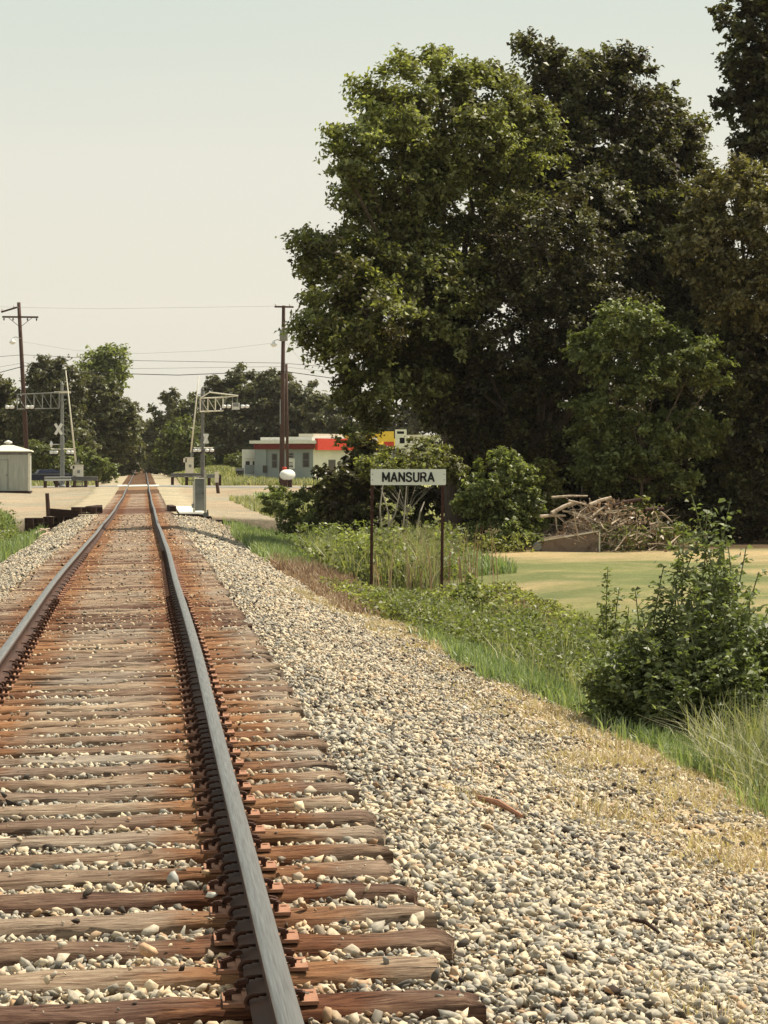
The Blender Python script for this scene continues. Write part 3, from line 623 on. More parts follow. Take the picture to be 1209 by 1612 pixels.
# ------------------------------------------------------------------ relay house (grey box with hipped cap) at the left edge
def relay_house():
    Z0 = -.92; p = G(24, 776.5, Z0); Y = p.y; s = F / Y
    xl, xr = at(-24, 740, Y).x, at(46.5, 740, Y).x; w = xr - xl; cx = (xl + xr) / 2
    g = gz(cx, Y); root = empty('signal_house', (cx, Y + w / 2, g)); tag(root, 'grey green metal signal house with pale pyramid roof and small cap', 'signal house')
    zt = at(24, 714, Y).z - g; b = MB()
    b.box((0, 0, zt / 2 + .08), (w, w, zt - .1)); 
    for i in range(-3, 4): b.box((i * w / 7.3, -w / 2 - .008, zt / 2 + .05), (.018, .014, zt - .3))
    b.build('wall', M['shed_green'], root)
    b = MB(); b.box((0, 0, .03), (w + .12, w + .12, .14)); b.build('base', M['dark_wood'], root)
    b = MB(); b.box((w / 2 - .03, -w / 2 + .0, zt / 2 + .06), (.14, .05, zt - .1)); b.build('corner_trim', M['cream'], root)
    ze = at(24, 711, Y).z - g; za = at(24, 700.5, Y).z - g; e = w / 2 + .16; c = .32
    b = MB(); b.add([(-e, -e, ze - .02), (e, -e, ze - .02), (e, e, ze - .02), (-e, e, ze - .02), (-e, -e, ze + .05), (e, -e, ze + .05), (e, e, ze + .05), (-e, e, ze + .05), (-c, -c, za), (c, -c, za), (c, c, za), (-c, c, za)],
          [(0, 3, 2, 1), (0, 1, 5, 4), (1, 2, 6, 5), (2, 3, 7, 6), (3, 0, 4, 7), (4, 5, 9, 8), (5, 6, 10, 9), (6, 7, 11, 10), (7, 4, 8, 11), (8, 9, 10, 11)])
    ro = b.build('roof', M['cream'], root)
    b = MB(); b.lathe([(.15, za - .02), (.15, za + .10), (.30, za + .14), (.24, za + .24), (.0, za + .34)], 12); b.build('vent_cap', M['white'], ro, smooth=True)
    b = MB(); b.box((0, -w / 2 - .012, ze - .13), (w, .02, .16)); b.build('eave_band', M['steel_dark'], root)
    # door outline and hinge marks
    b = MB(); dx = -w * .12
    for x_, z_, a_, c_ in ((dx - .42, zt * .45, .02, zt * .78), (dx + .42, zt * .45, .02, zt * .78), (dx, zt * .84, .86, .02)): b.box((x_, -w / 2 - .02, z_), (a_, .012, c_))
    b.box((dx + .33, -w / 2 - .03, zt * .45), (.05, .04, .16)); b.build('door', M['steel_dark'], root)
relay_house()

# ------------------------------------------------------------------ crossing signals
def round_light(b_hood, b_lens, b_back, c, facing, r=.15):
    """c centre, facing: unit x direction"""
    fx = facing
    b_back.lathe([(.30, 0), (.30, .02)], 16, (c[0], c[1], c[2]), 'X') if False else None
    prof = [(r, 0), (r + .01, .10 * fx), (r, .28 * fx)]
    b_hood.lathe(prof[::1], 12, c, 'X'); b_lens.lathe([(r * .9, .02 * fx), (r * .9, .03 * fx)], 12, c, 'X')
def signal_mast(px_base, py_top, Y, label, side):
    s = F / Y; bp = at(px_base, 768, Y); g = gz(bp.x, Y); root = empty('crossing_signal', (bp.x, Y, g)); tag(root, label, 'crossing signal', 'cantilever signals at the road crossing')
    def loc(px, py, dy=0): q = at(px, py, Y); return Vector((q.x - bp.x, dy, q.z - g))
    zt = loc(px_base, py_top).z
    b = MB(); b.tube([(0, 0, -.2), (0, 0, zt * .48), (0, 0, zt * .5), (0, 0, zt)], [.17, .17, .13, .11], 12); b.lathe([(.26, -.05), (.26, .12), (.18, .18)], 12); 
    b.lathe([(.13, zt), (.13, zt + .04), (.05, zt + .22), (.0, zt + .3)], 10); b.build('mast', M['steel_grey'] if side < 0 else M['steel_dark'], root, smooth=False)
    # ladder rungs down the side
    b = MB(); n = int(zt / .32)
    for i in range(3, n): b.box((-side * .22, -.05, i * .32), (.26, .03, .03))
    b.build('ladder', M['steel_grey'], root)
    return root, loc, g, zt
# left
rt_, loc, g, zt = signal_mast(98, 606, 196.0, 'grey crossing signal mast left of the tracks, truss arm reaching left behind the utility pole', -1)
def truss(root, loc, x0, x1, yt0, yt1, yb0, yb1, nb, mat, r=.035):
    b = MB()
    for dy in (-.28, .28):
        b.tube([loc(x0, yt0, dy), loc(x1, yt1, dy)], r, 6); b.tube([loc(x0, yb0, dy), loc(x1, yb1, dy)], r, 6)
        for i in range(nb + 1):
            t_ = i / nb; a_ = loc(x0, yt0, dy).lerp(loc(x1, yt1, dy), t_); c_ = loc(x0, yb0, dy).lerp(loc(x1, yb1, dy), t_); b.tube([a_, c_], r * .75, 5)
            if i < nb:
                c2 = loc(x0, yb0, dy).lerp(loc(x1, yb1, dy), (i + 1) / nb); b.tube([a_, c2], r * .45, 4)
    for i in range(nb + 1):
        t_ = i / nb
        for (u0, v0, u1, v1) in ((x0, yt0, x1, yt1), (x0, yb0, x1, yb1)): b.tube([loc(u0, v0, -.28).lerp(loc(u1, v1, -.28), t_), loc(u0, v0, .28).lerp(loc(u1, v1, .28), t_)], r * .6, 4)
    return b.build('truss_arm', mat, root)
ta = truss(rt_, loc, 27, 93, 621, 618, 644, 642.5, 5, M['steel_grey'])
b = MB(); b.box(loc(98.5, 617.5, 0), (26 * 196 / F, .3, .14)); b.build('mast_head', M['cream'], rt_)
def flasher(parent, c, r=.16, sgn=1):
    """round red flasher with black target and white-lit hood on top; faces across the picture"""
    root_b = MB(); root_b.lathe([(r * 1.9, -.01), (r * 1.9, .01)], 18, c, 'Y'); o = root_b.build('flasher', M['black'], parent)
    h = MB(); h.lathe([(r, -.30), (r * 1.08, -.02), (r * .8, .16)], 12, c, 'Y'); h.build('hood', M['lamp_white'] if sgn > 0 else M['steel_grey'], o, smooth=True)
    l = MB(); l.lathe([(r * .85, -.315), (r * .85, -.305)], 12, c, 'Y'); l.build('lens', M['red_lens'], o)
def flash_cluster(parent, loc, xs_, y_, r=.12):
    for x_ in xs_:
        c = loc(x_, y_, -.35); b = MB(); b.lathe([(r * 1.75, -.012), (r * 1.75, .012)], 16, (c.x, c.y + .05, c.z - .06), 'Y'); o = b.build('flasher', M['black'], parent)
        h = MB(); h.lathe([(r * .95, -.16), (r * 1.1, 0), (r * .7, .16)], 12, (c.x, c.y, c.z), 'X'); h.build('hood', M['lamp_white'], o, smooth=True)
        l = MB(); l.lathe([(r * .8, .165), (r * .8, .175)], 12, (c.x, c.y, c.z), 'X'); l.build('lens', M['red_lens'], o)
flash_cluster(rt_, loc, (12.5, 19.5, 44, 50.5), 641); flash_cluster(rt_, loc, (82, 88.5, 108, 114), 712)
b = MB(); c = loc(80.5, 699.5, -.3); b.lathe([(.0, -.10), (.20, -.05), (.24, .04), (.1, .12), (.0, .13)], 12, c, 'X'); b.tube([c, (0, 0, c.z)], .03, 5); b.build('bell', M['lamp_white'], rt_, smooth=True)
b = MB(); b.tube([loc(80, 707, -.1), loc(116, 707, -.1)], .05, 6); b.build('lamp_bracket', M['cream'], rt_)
def crossbuck(root, loc, x0, y0, x1, y1):
    b = MB(); a_, c_ = loc(x0, y0, -.22), loc(x1, y1, -.22); d = c_ - a_; L = d.length; mid = (a_ + c_) / 2
    b.box((mid.x, mid.y, mid.z), (.10, L, .22), rx=0, ry=0) if False else None
    for sgn in (-1, 1):
        th = math.atan2(d.z, d.x); b.box((mid.x, mid.y + .02 * sgn, mid.z), (L, .02, .2), rz=.0, ry=-th if sgn > 0 else -(math.pi - th) * 1.0)
    b.build('crossbuck', M['white'], root)
crossbuck(rt_, loc, 87, 667, 97.5, 684)
# right
rr_, locr, gr_, ztr = signal_mast(319, 614, 206.0, 'dark crossing signal mast right of the tracks, truss arm reaching right', 1)
ta2 = truss(rr_, locr, 315, 351, 627, 625.5, 648, 646.5, 3, M['cream'], .05); b = MB()
for dy in (-.28, .28): b.tube([locr(315, 627, dy), locr(330, 617.5, dy), locr(375, 623, dy)], .045, 6); b.tube([locr(351, 625.5, dy), locr(375, 623, dy)], .04, 6)
b.build('upper_arm', M['cream'], rr_)
b = MB()
for x_ in (354, 366, 374): b.tube([locr(x_, 624, 0), locr(x_, 636, 0)], .025, 5)
b.build('hanger', M['steel_grey'], rr_)
flash_cluster(rr_, locr, (352.5, 360, 382, 389), 640, .13)
b = MB(); b.box(locr(371, 639.5, -.2), (.6, .06, .52)); sb_ = b.build('arm_sign', M['white'], rr_)
b = MB(); b.box(locr(371, 637.5, -.245), (.42, .02, .26)); b.build('sign_inset', M['steel_grey'], sb_)
flash_cluster(rr_, locr, (307, 313.5, 326, 333.5), 709, .12)
b = MB(); b.tube([locr(305, 705, -.1), locr(335, 705, -.1)], .05, 6); b.build('lamp_bracket', M['cream'], rr_)
crossbuck(rr_, locr, 321.5, 683, 327, 698)

def gate(px0, py0, px1, py1, bx0, by0, bx1, by1, Y, label):
    p = at((bx0 + bx1) / 2, 768, Y); g = gz(p.x, Y); root = empty('crossing_gate', (p.x, Y, g)); tag(root, label, 'crossing gate', 'raised gates at the road crossing')
    def loc(px, py, dy=0): q = at(px, py, Y); return Vector((q.x - p.x, dy, q.z - g))
    a_, c_ = loc(bx0, by0), loc(bx1, by1); w, h = c_.x - a_.x, a_.z - c_.z; mid = (a_ + c_) / 2
    b = MB(); b.box((mid.x, 0, mid.z), (w * .75, .6, h)); b.box((mid.x - w * .40, -.05, mid.z + h * .36), (w * .3, .5, h * .26)); b.box((mid.x, 0, mid.z + h / 2 + .03), (w * .82, .66, .06)); mb_ = b.build('motor_box', M['cream'], root)
    b = MB(); b.box((mid.x + .05, -.31, mid.z), (.2, .02, .22)); b.build('access_plate', M['steel_grey'], mb_)
    b = MB()
    for dx in (-.32, .32): b.box((mid.x + dx * w, 0, c_.z / 2 + .02), (.07, .4, c_.z))
    b.box((mid.x, 0, .06), (w, .6, .12)); b.box((mid.x, -.2, c_.z * .55), (w * .7, .06, .08)); b.build('stand', M['steel_dark'], root)
    p1, p0 = loc(px1, py1, -.1), loc(px0, py0, -.1); b = MB(); b.tube([p1, p1.lerp(p0, .45), p0], [.075, .055, .035], 8); arm = b.build('gate_arm', M['cream'], root, smooth=True)
    b = MB(); q = loc(px1 + 1, py1 + 3, -.1); b.box(q, (.16, .3, .5)); b.box(q + Vector((.16, 0, .2)), (.05, .05, .55)); b.build('counterweight', M['steel_grey'], root)
gate(103.5, 583, 119.5, 729, 112, 733, 133.5, 752, 195, 'raised pale gate arm on a cream motor box beside the left signal mast')
gate(313, 591, 300.5, 713, 289.5, 721, 307, 746, 212, 'raised pale gate arm with grey motor box left of the right signal mast')

def guardrail(pts, Y0_, Y1_, label, nposts, mat, zc=.62, split=True):
    a_, c_ = at(pts[0], 768, Y0_), at(pts[1], 768, Y1_); g = gz((a_.x + c_.x) / 2, (Y0_ + Y1_) / 2); root = empty('guardrail', ((a_.x + c_.x) / 2, (Y0_ + Y1_) / 2, g)); tag(root, label, 'guardrail', 'short guardrails guarding the crossing equipment')
    d = Vector((c_.x - a_.x, Y1_ - Y0_, 0)); L = d.length; th = math.atan2(d.y, d.x); root.rotation_euler = (0, 0, th)
    prof = [(0, -.155), (-.04, -.14), (-.04, -.09), (.02, -.04), (.02, .04), (-.04, .09), (-.04, .14), (0, .155), (.006, .155), (.03, .05), (.03, -.05), (.006, -.155)]
    vs = []; n = len(prof); xs_ = np.linspace(-L / 2, L / 2, 9)
    for x_ in xs_:
        for (y_, z_) in prof: vs.append((x_, y_, zc + z_))
    fs = [(i * n + k_, i * n + (k_ + 1) % n, (i + 1) * n + (k_ + 1) % n, (i + 1) * n + k_) for i in range(8) for k_ in range(n)] + [tuple(range(n)), tuple(range(9 * n - 1, 8 * n - 1, -1))]
    MB().add(vs, fs).build('beam', mat, root)
    for i in range(nposts):
        b = MB(); x_ = -L / 2 + L * (.08 + .84 * i / max(1, nposts - 1)); b.box((x_, .14, .36), (.16, .18, .92)); b.build('post', M['dark_wood'], root)
guardrail((70, 112), 192.0, 194.0, 'grey metal guardrail in front of the left signal mast', 3, M['steel_grey'])
guardrail((112, 154), 194.5, 192.5, 'dark metal guardrail right of the left motor box', 3, M['steel_dark'])
guardrail((269, 322), 204, 206, 'long dark guardrail left of the right signal mast', 3, M['steel_dark'], .78)
guardrail((325, 345), 205, 203, 'short pale guardrail right of the right signal mast', 2, M['steel_grey'], .72)

def marker_post(px, pyb, pyt, lean, label, w=.16, mat='pole_wood', Z=None, cap=None):
    q = onground(px, pyb); g = gz(q.x, q.y); h = at(px, pyt, q.y).z - g; root = empty('wooden_post', (q.x, q.y, g)); tag(root, label, 'post')
    b = MB(); b.tube([(0, 0, -.2), (lean * .5, 0, h * .5), (lean, 0, h)], [w / 2 * 1.05, w / 2, w / 2 * .92], 9); b.build('shaft', M[mat], root)
    if cap: c = MB(); c.box((lean, 0, h + cap / 2), (w * 1.1, .05, cap)); c.build('marker_plate', M['cream'], root)
marker_post(76.5, 813, 776.5, -.06, 'reddish brown wooden post standing on the gravel left of the tracks', .17)
marker_post(344, 777, 760, -.12, 'dark leaning post with pale plate on top by the right guardrail', .24, cap=.75)
marker_post(21, 866, 842, -.12, 'dark stub leaning in the green grass at the left, nearest the edge', .12, 'dark_wood')
marker_post(38, 858, 838, .10, 'dark broken stub beside the creek mouth, right of its leaning neighbor', .14, 'dark_wood')

# equipment cabinet beyond the creek on the right
def cabinet():
    Y = 104.9; g = gz(3.0, Y + .5); x0, x1 = at(307.5, 780, Y).x, at(321.5, 780, Y).x; zb, zt = at(314, 804, Y).z, at(314, 754, Y).z
    root = empty('equipment_cabinet', ((x0 + x1) / 2, Y + .5, zb)); tag(root, 'tall narrow grey metal cabinet on the pale walkway right of the tracks', 'cabinet'); h = zt - zb; w = x1 - x0
    MB().box((0, 0, h / 2), (w, .9, h)).build('body', M['steel_grey'], root)
    MB().box((0, 0, h + .015), (w + .05, .95, .03)).build('lid', M['cream'], root)
    MB().box((-w / 2 - .012, -.05, h * .5), (.02, .7, h * .9)).build('door', M['cream'], root)
    b = MB(); b.box((0, -.458, h * .53), (w * .94, .012, .014)); b.box((w * .33, -.462, h * .56), (.03, .02, .12)); b.build('seam', M['steel_dark'], root)
cabinet()
def thin_post(px, pyt, pyb, Y, label, w=.08):
    a_ = at(px, pyb, Y); g = a_.z; h = at(px, pyt, Y).z - g; root = empty('metal_post', (a_.x, Y, g)); tag(root, label, 'post')
    b = MB(); b.box((0, 0, h / 2 - .15), (w, w * .6, h + .3)); b.build('shaft', M['cream'], root); b = MB(); b.box((.03, -.05, .02), (w * 2.6, .10, .16)); b.box((.09, -.06, .14), (.06, .08, .12)); b.build('foot_bracket', M['steel_grey'], root)
thin_post(323, 739, 811, 103.6, 'thin pale upright post at the corner of the walkway')
thin_post(305.5, 758, 797, 106.5, 'thin pale board left of the grey cabinet', .10)
# walkway
wk = empty('walkway', (2.1, 112, 0)); tag(wk, 'pale flat walkway deck beside the rails over the creek', 'walkway')
xa_, xb_ = at(283, 808, 104).x, at(323, 808, 104).x; zw = at(300, 808, 104).z
b = MB(); vs = [(xa_ - 2.1, -8, zw), (xb_ - 2.1, -8, zw), (xb_ - 2.1, 7.5, zw), (xa_ - 2.1, 7.5, zw)]; b.add(vs + [(x, y, z - .06) for x, y, z in vs], [(0, 1, 2, 3), (7, 6, 5, 4), (0, 4, 5, 1), (1, 5, 6, 2), (2, 6, 7, 3), (3, 7, 4, 0)])
b.build('deck', M['pale_panel'], wk)
for yy_ in (-7.85, -3, 3, 7.3): MB().box(((xa_ + xb_) / 2 - 2.1, yy_, zw - .2), (xb_ - xa_ + .1, .25, .26)).build('joist', M['dark_wood'], wk)

def timber_wall(label, x0, x1, Y, ztops, zb, n, seed):
    r = random.Random(seed); root = empty('timber_wall', ((x0 + x1) / 2, Y, zb)); tag(root, label, 'retaining wall', 'dark timber walls of the creek'); cx = (x0 + x1) / 2
    b = MB(); m = len(ztops)
    for i, zt_ in enumerate(ztops):
        a_ = x0 + (x1 - x0) * i / m; c_ = x0 + (x1 - x0) * (i + 1) / m; z = zt_; k_ = 0
        while z > zb:
            b.box(((a_ + c_) / 2 - cx + r.uniform(-.03, .03), r.uniform(-.03, .03), z - .12 - zb), (c_ - a_ + .02, .28, .225)); z -= .235; k_ += 1
    b.build('timbers', M['dark_wood'], root)
    for i in range(n):
        c = MB(); x_ = x0 + (x1 - x0) * (i + .5) / n - cx; zt_ = ztops[min(m - 1, int((i + .5) / n * m))]; c.tube([(x_, -.26, 0), (x_ + r.uniform(-.03, .03), -.24, zt_ - zb - .03)], .13, 9); c.build('pile', M['dark_wood'], root)
X_ = lambda px, Y: at(px, 800, Y).x
timber_wall('dark stepped timber wall under the pale walkway, falling to the right', X_(272, YB), X_(352, YB), YB, [at(300, 809, YB).z, at(300, 809, YB).z, at(330, 812, YB).z, at(340, 818, YB).z], -2.1, 5, 1)
timber_wall('low dark timber wing wall at the right end of the creek', X_(336, 99.5), X_(373, 99.5), 99.5, [at(340, 818, 99.5).z, at(355, 819.5, 99.5).z, at(370, 820, 99.5).z], -2.1, 3, 2)
timber_wall('long dark timber wall left of the tracks below the gravel', X_(40, YB), X_(150, YB), YB, [at(60, 815, YB).z, at(90, 813, YB).z, at(120, 812, YB).z, at(140, 811, YB).z], -2.1, 7, 3)
timber_wall('short dark timber wall beside the tie ends left of the tracks, highest of the walls', X_(113, 106), X_(160, 106), 106.0, [at(120, 798, 106).z, at(150, 798, 106).z], -1.0, 2, 4)
for (px, py, L, rz_, lb) in ((148, 803, 3.2, 1.45, 'dark squared timber lying along the tie ends left of the rails'), (270, 799, 3.4, 1.60, 'dark squared timber curb between the rails and the pale walkway')):
    q = at(px, py, 108); root = MB().box((0, 0, 0), (L, .24, .22)).build('timber_curb', M['dark_wood'], None, loc=(q.x, 108, float(zr(108)) - .06)); root.rotation_euler = (0, .0, rz_); tag(root, lb, 'timber')
q = at(100, 810, 103.5); r_ = MB().box((0, 0, 0), (1.1, .3, .3)).build('timber_block', M['dark_wood'], None, loc=(q.x, 103.5, at(100, 808, 103.5).z)); r_.rotation_euler = (0, .08, .2); tag(r_, 'dark timber block lying on the long creek wall', 'timber')
# fallen sticks in the creek mouth
for i, (xa, ya, xb, yb) in enumerate(((50, 842, 78, 832), (56, 848, 80, 838), (62, 833, 77, 838))):
    p0, p1 = at(xa, ya, 84), at(xb, yb, 86); o = MB().tube([p0, p0.lerp(p1, .5) + Vector((0, 0, .04)), p1], [.035, .03, .02], 6).build('fallen_stick', M['dead_wood']); tag(o, ['lowest left end of the pale sticks in the creek mouth', 'pale stick, lower one of those lying in the creek mouth', 'short pale stick, upper one in the creek mouth'][i], 'stick')

# ------------------------------------------------------------------ store building
def store():
    c0 = G(493, 760, -.80); Yc = c0.y; zb = -.82
    root = empty('store', (c0.x, Yc, zb)); tag(root, 'low white-roofed store with red fascia, shade painted into its grey front and maroon band, white sunlit side', 'store')
    th = R(28)       # left wall runs back to the left, right wall runs back to the right
    uA = Vector((-math.cos(th), math.sin(th) * .35, 0)).normalized(); uB = Vector((math.sin(R(36)), math.cos(R(36)), 0)).normalized()
    def depth_for(px, u):                      # length along u from corner whose pixel column is px
        lo, hi = 0, 60
        for _ in range(40):
            mid = (lo + hi) / 2; P = c0 + u * mid; q = P - CAM; x_ = 604.5 + F * q.dot(RGT) / q.dot(FWD)
            if (px < 493) == (x_ > px): lo = mid
            else: hi = mid
        return lo
    def zof(py, u, s): P = c0 + u * s; d = (P - CAM).dot(FWD); return 1.5 + (720 - py) * d / F - zb
    LA, LB = depth_for(405.5, uA), 15.0
    zt = zof(699, uA, 0)
    def prism(pts, z0, z1):
        n = len(pts); b = MB(); b.add([(p.x, p.y, z0) for p in pts] + [(p.x, p.y, z1) for p in pts], [tuple(range(n - 1, -1, -1)), tuple(range(n, 2 * n))] + [(i, (i + 1) % n, (i + 1) % n + n, i + n) for i in range(n)]); return b
    def wallseg(u, s0, s1, z0, z1, t_, off, name, mat, par=root):
        n = Vector((u.y, -u.x, 0)); n = n if n.dot(Vector((0, -1, 0))) > 0 else -n
        pts = [u * s0 + n * off, u * s1 + n * off, u * s1 + n * (off - t_), u * s0 + n * (off - t_)]
        return prism(pts, z0, z1).build(name, mat, par)
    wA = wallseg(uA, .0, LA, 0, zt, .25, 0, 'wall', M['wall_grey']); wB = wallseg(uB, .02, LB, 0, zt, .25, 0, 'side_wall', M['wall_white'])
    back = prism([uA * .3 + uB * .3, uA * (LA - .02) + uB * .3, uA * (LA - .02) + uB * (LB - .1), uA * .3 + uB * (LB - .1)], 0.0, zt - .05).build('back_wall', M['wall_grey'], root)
    def cA(px): return depth_for(px, uA)
    wallseg(uA, cA(419.5), LA + .25, 0, zt, .2, .22, 'annex_wall', M['wall_white' if False else 'wall_grey'])
    zf0, zf1 = zof(707, uA, 0), zof(698.5, uA, 0)
    wallseg(uA, -.1, LA + .3, zf0, zf1, .3, .32, 'fascia', M['band_shaded']); wallseg(uB, -.1, cB if False else 7.5, zof(708.5, uA, 0), zof(690, uA, 0), .3, .55, 'side_fascia', M['band_red'])
    wallseg(uB, 7.52, LB, zof(708, uA, 0), zof(689, uA, 0), .3, .55, 'side_fascia', M['yellow'])
    # roof slabs
    P = [uA * (LA + .5) - uB * .45, uA * -.45 - uB * .45, uA * -.45 + uB * (LB + .3), uA * (LA + .5) + uB * (LB + .3)]
    rf = prism([P[0], P[1], P[2], P[3]], zof(698.3, uA, 0), zof(693.5, uA, 0)).build('roof', M['white'], root)
    z1 = zof(693.5, uA, 0)
    prism([uA * (LA * .97) + uB * .2, uA * (LA * .55) + uB * .2, uA * (LA * .55) + uB * 3, uA * (LA * .97) + uB * 3], z1, z1 + .30).build('raised_section', M['white'], rf)
    prism([uA * (LA * .48), uA * .1, uA * .1 + uB * 9, uA * (LA * .48) + uB * 9], z1, z1 + .34).build('raised_section', M['white'], rf)
    prism([uA * (LA * .30) + uB * .4, uA * .2 + uB * .4, uA * .2 + uB * 9, uA * (LA * .30) + uB * 9], z1 + .34, z1 + .62).build('raised_section', M['cream'], rf)
    # windows on the near wall
    def win(px0, px1, py0, py1, name='window', mat=M['glass_dark'], off=.03, frame=True):
        s0, s1 = cA(px1), cA(px0); z0, z1_ = zof(py1, uA, 0), zof(py0, uA, 0); base = .0 if px1 > 421 else .22
        fr_ = wallseg(uA, s0 - .07, s1 + .07, z0 - .07, z1_ + .07, .05, base + off, name, M['steel_dark'] if frame else mat)
        if frame: wallseg(uA, s0, s1, z0, z1_, .05, base + off + .012, 'pane', mat, fr_); wallseg(uA, s0, s1, (z0 + z1_) / 2 - .02, (z0 + z1_) / 2 + .02, .05, base + off + .03, 'sash_bar', M['steel_grey'], fr_)
        return fr_
    win(429, 435.5, 715, 735.5); win(477.5, 486, 713.5, 734.5); win(453, 461, 714, 719.5, frame=True)
    pn = win(452, 463, 724, 736.5, 'notice_board', M['white'], frame=False)
    for (a_, b_, y0_, y1_) in ((453.5, 461, 727.5, 728.8), (453.5, 461, 730, 731), (453, 461.5, 732.5, 735.5)): wallseg(uA, cA(b_), cA(a_), zof(y1_, uA, 0), zof(y0_, uA, 0), .02, .045, 'notice_panel', M['steel_dark'], pn)
    wallseg(uA, cA(464), cA(451.5), zof(722.8, uA, 0), zof(721.5, uA, 0), .05, .05, 'ledge', M['white'])
    win(415.5, 420, 734, 743, 'meter_box', M['glass_dark'], frame=False)
    # door and windows on the sunlit side
    for (a_, b_, z0, z1_) in ((2.6, 3.8, .02, 2.1), (5.0, 7.0, .8, 2.0), (8.5, 10.5, .8, 2.0), (11.5, 13.5, .8, 2.0)): wallseg(uB, a_, b_, z0, z1_, .05, .03, 'side_window' if z0 > .5 else 'door', M['glass_dark'])
    # canopy in front of the sunlit side, reaching right
store()
# price-board and signs seen through the branches right of the store
def road_sign(px0, px1, py0, py1, Y, label, parts, pole_px):
    c = at((px0 + px1) / 2, py1, Y); g = gz(c.x, Y); root = empty('roadside_sign', (c.x, Y, g)); tag(root, label, 'sign'); 
    def bx(x0, x1, y0, y1, y_, mat, nm, par=root): a_, d_ = at(x0, y0, Y), at(x1, y1, Y); return MB().box(((a_.x + d_.x) / 2 - c.x, y_, (a_.z + d_.z) / 2 - g), (d_.x - a_.x, .12 if y_ == 0 else .03, a_.z - d_.z)).build(nm, mat, par)
    for (x0, x1, y0, y1, m_) in parts: bx(x0, x1, y0, y1, 0, M[m_], 'panel')
    for p_ in pole_px: a_ = at(p_, py1, Y); MB().tube([(a_.x - c.x, .05, -.2), (a_.x - c.x, .05, a_.z - g)], .1, 8).build('post', M['steel_grey'], root)
road_sign(600, 620, 679, 703, 236, 'yellow sign with red lower strip showing through the branches', [(596, 620, 679, 695, 'yellow'), (604, 620, 695.2, 703, 'band_red')], (606, 616))
road_sign(622, 640, 676, 706, 236, 'white sign panel right of the yellow sign behind branches', [(622, 640, 676, 706, 'white'), (625, 636, 679, 683, 'steel_grey'), (629, 637, 689, 698, 'steel_grey')], (624, 638))
c0_ = at(690, 760, 250); wb = empty('white_building', (at(672, 760, 250).x, 252, -.85)); tag(wb, 'white building glimpsed through leaves at the right of the signs', 'building')
a_, d_ = at(640, 688, 250), at(705, 760, 250); MB().box((0, 0, (a_.z + .85) / 2), (d_.x - a_.x, 6, a_.z + .85)).build('wall', M['wall_white'], wb); MB().box((0, 0, a_.z + .95), (d_.x - a_.x + .6, 6.6, .2)).build('roof', M['cream'], wb)
for dx in (-1.1, .9): MB().box((dx, -3.02, 1.5), (.9, .06, 1.2)).build('window', M['glass_dark'], wb)
# yellow canopy between
yc = empty('fuel_canopy', (at(570, 760, 246).x, 248, -.85)); tag(yc, 'yellow edged flat canopy beside the store behind the branches', 'canopy')
a_, d_ = at(537, 683, 246), at(598, 697, 246); MB().box((0, 0, (a_.z + d_.z) / 2 + .85), (d_.x - a_.x, 4.5, a_.z - d_.z)).build('canopy_roof', M['yellow'], yc)
for dx in (-1.3, 1.3): MB().tube([(dx, 0, 0), (dx, 0, d_.z + .85)], .12, 8).build('post', M['steel_grey'], yc)

# white trailer and dumpster left of the store
def trailer():
    Y = 243; a_, d_ = at(382, 707.5, Y), at(404.5, 753, Y); g = gz(a_.x, Y); cx = (a_.x + d_.x) / 2; root = empty('white_trailer', (cx, Y + .8, g)); tag(root, 'small white trailer with two dark windows beside the dumpster', 'trailer'); w = d_.x - a_.x; zt = a_.z - g; z0 = d_.z - g + .1
    MB().box((0, 0, (zt + z0) / 2), (w, 1.8, zt - z0)).build('body', M['wall_white'], root); MB().box((.08, -.96, zt * .70), (w * .80, .10, .08)).build('awning_rail', M['cream'], root)
    MB().box((.07, -.93, zt * .33), (w * .82, .05, zt * .3)).build('counter', M['wall_grey'], root)
    for p0, p1 in ((386.5, 393), (397.5, 403)): x0, x1 = at(p0, 720, Y).x - cx, at(p1, 720, Y).x - cx; MB().box(((x0 + x1) / 2, -.92, at(0, 730.5, Y).z - g), (x1 - x0, .05, .5)).build('window', M['glass_dark'], root)
    for dx in (-.3, .25): MB().lathe([(.2, -.06), (.22, 0), (.2, .06)], 14, (dx + .2, -.8, .2), 'Y').build('wheel', M['tyre'], root)
trailer()
def dumpster():
    Y = 240; a_, d_ = at(371.5, 738, Y), at(384, 757, Y); g = gz(a_.x, Y); cx = (a_.x + d_.x) / 2; root = empty('dumpster', (cx, Y + .5, g)); tag(root, 'dark metal dumpster left of the white trailer', 'dumpster'); w = d_.x - a_.x; h = a_.z - g
    b = MB(); b.add([(-w / 2 + .05, -.45, 0.06), (w / 2 - .05, -.45, 0.06), (w / 2 - .05, .5, 0.06), (-w / 2 + .05, .5, 0.06), (-w / 2, -.6, h * .8), (w / 2, -.6, h * .8), (w / 2, .6, h), (-w / 2, .6, h)], [(0, 3, 2, 1), (4, 5, 6, 7), (0, 1, 5, 4), (1, 2, 6, 5), (2, 3, 7, 6), (3, 0, 4, 7)]); b.build('body', M['car_blue'], root)
    MB().box((0, -.02, h * .93), (w + .04, 1.28, .04), rx=math.atan2(h * .2, 1.2)).build('lid', M['black'], root)
    b = MB(); [b.box((x_, -.56, h * .45), (.05, .06, h * .5)) for x_ in (-w * .3, 0, w * .3)]; b.build('rib', M['steel_dark'], root)
dumpster()
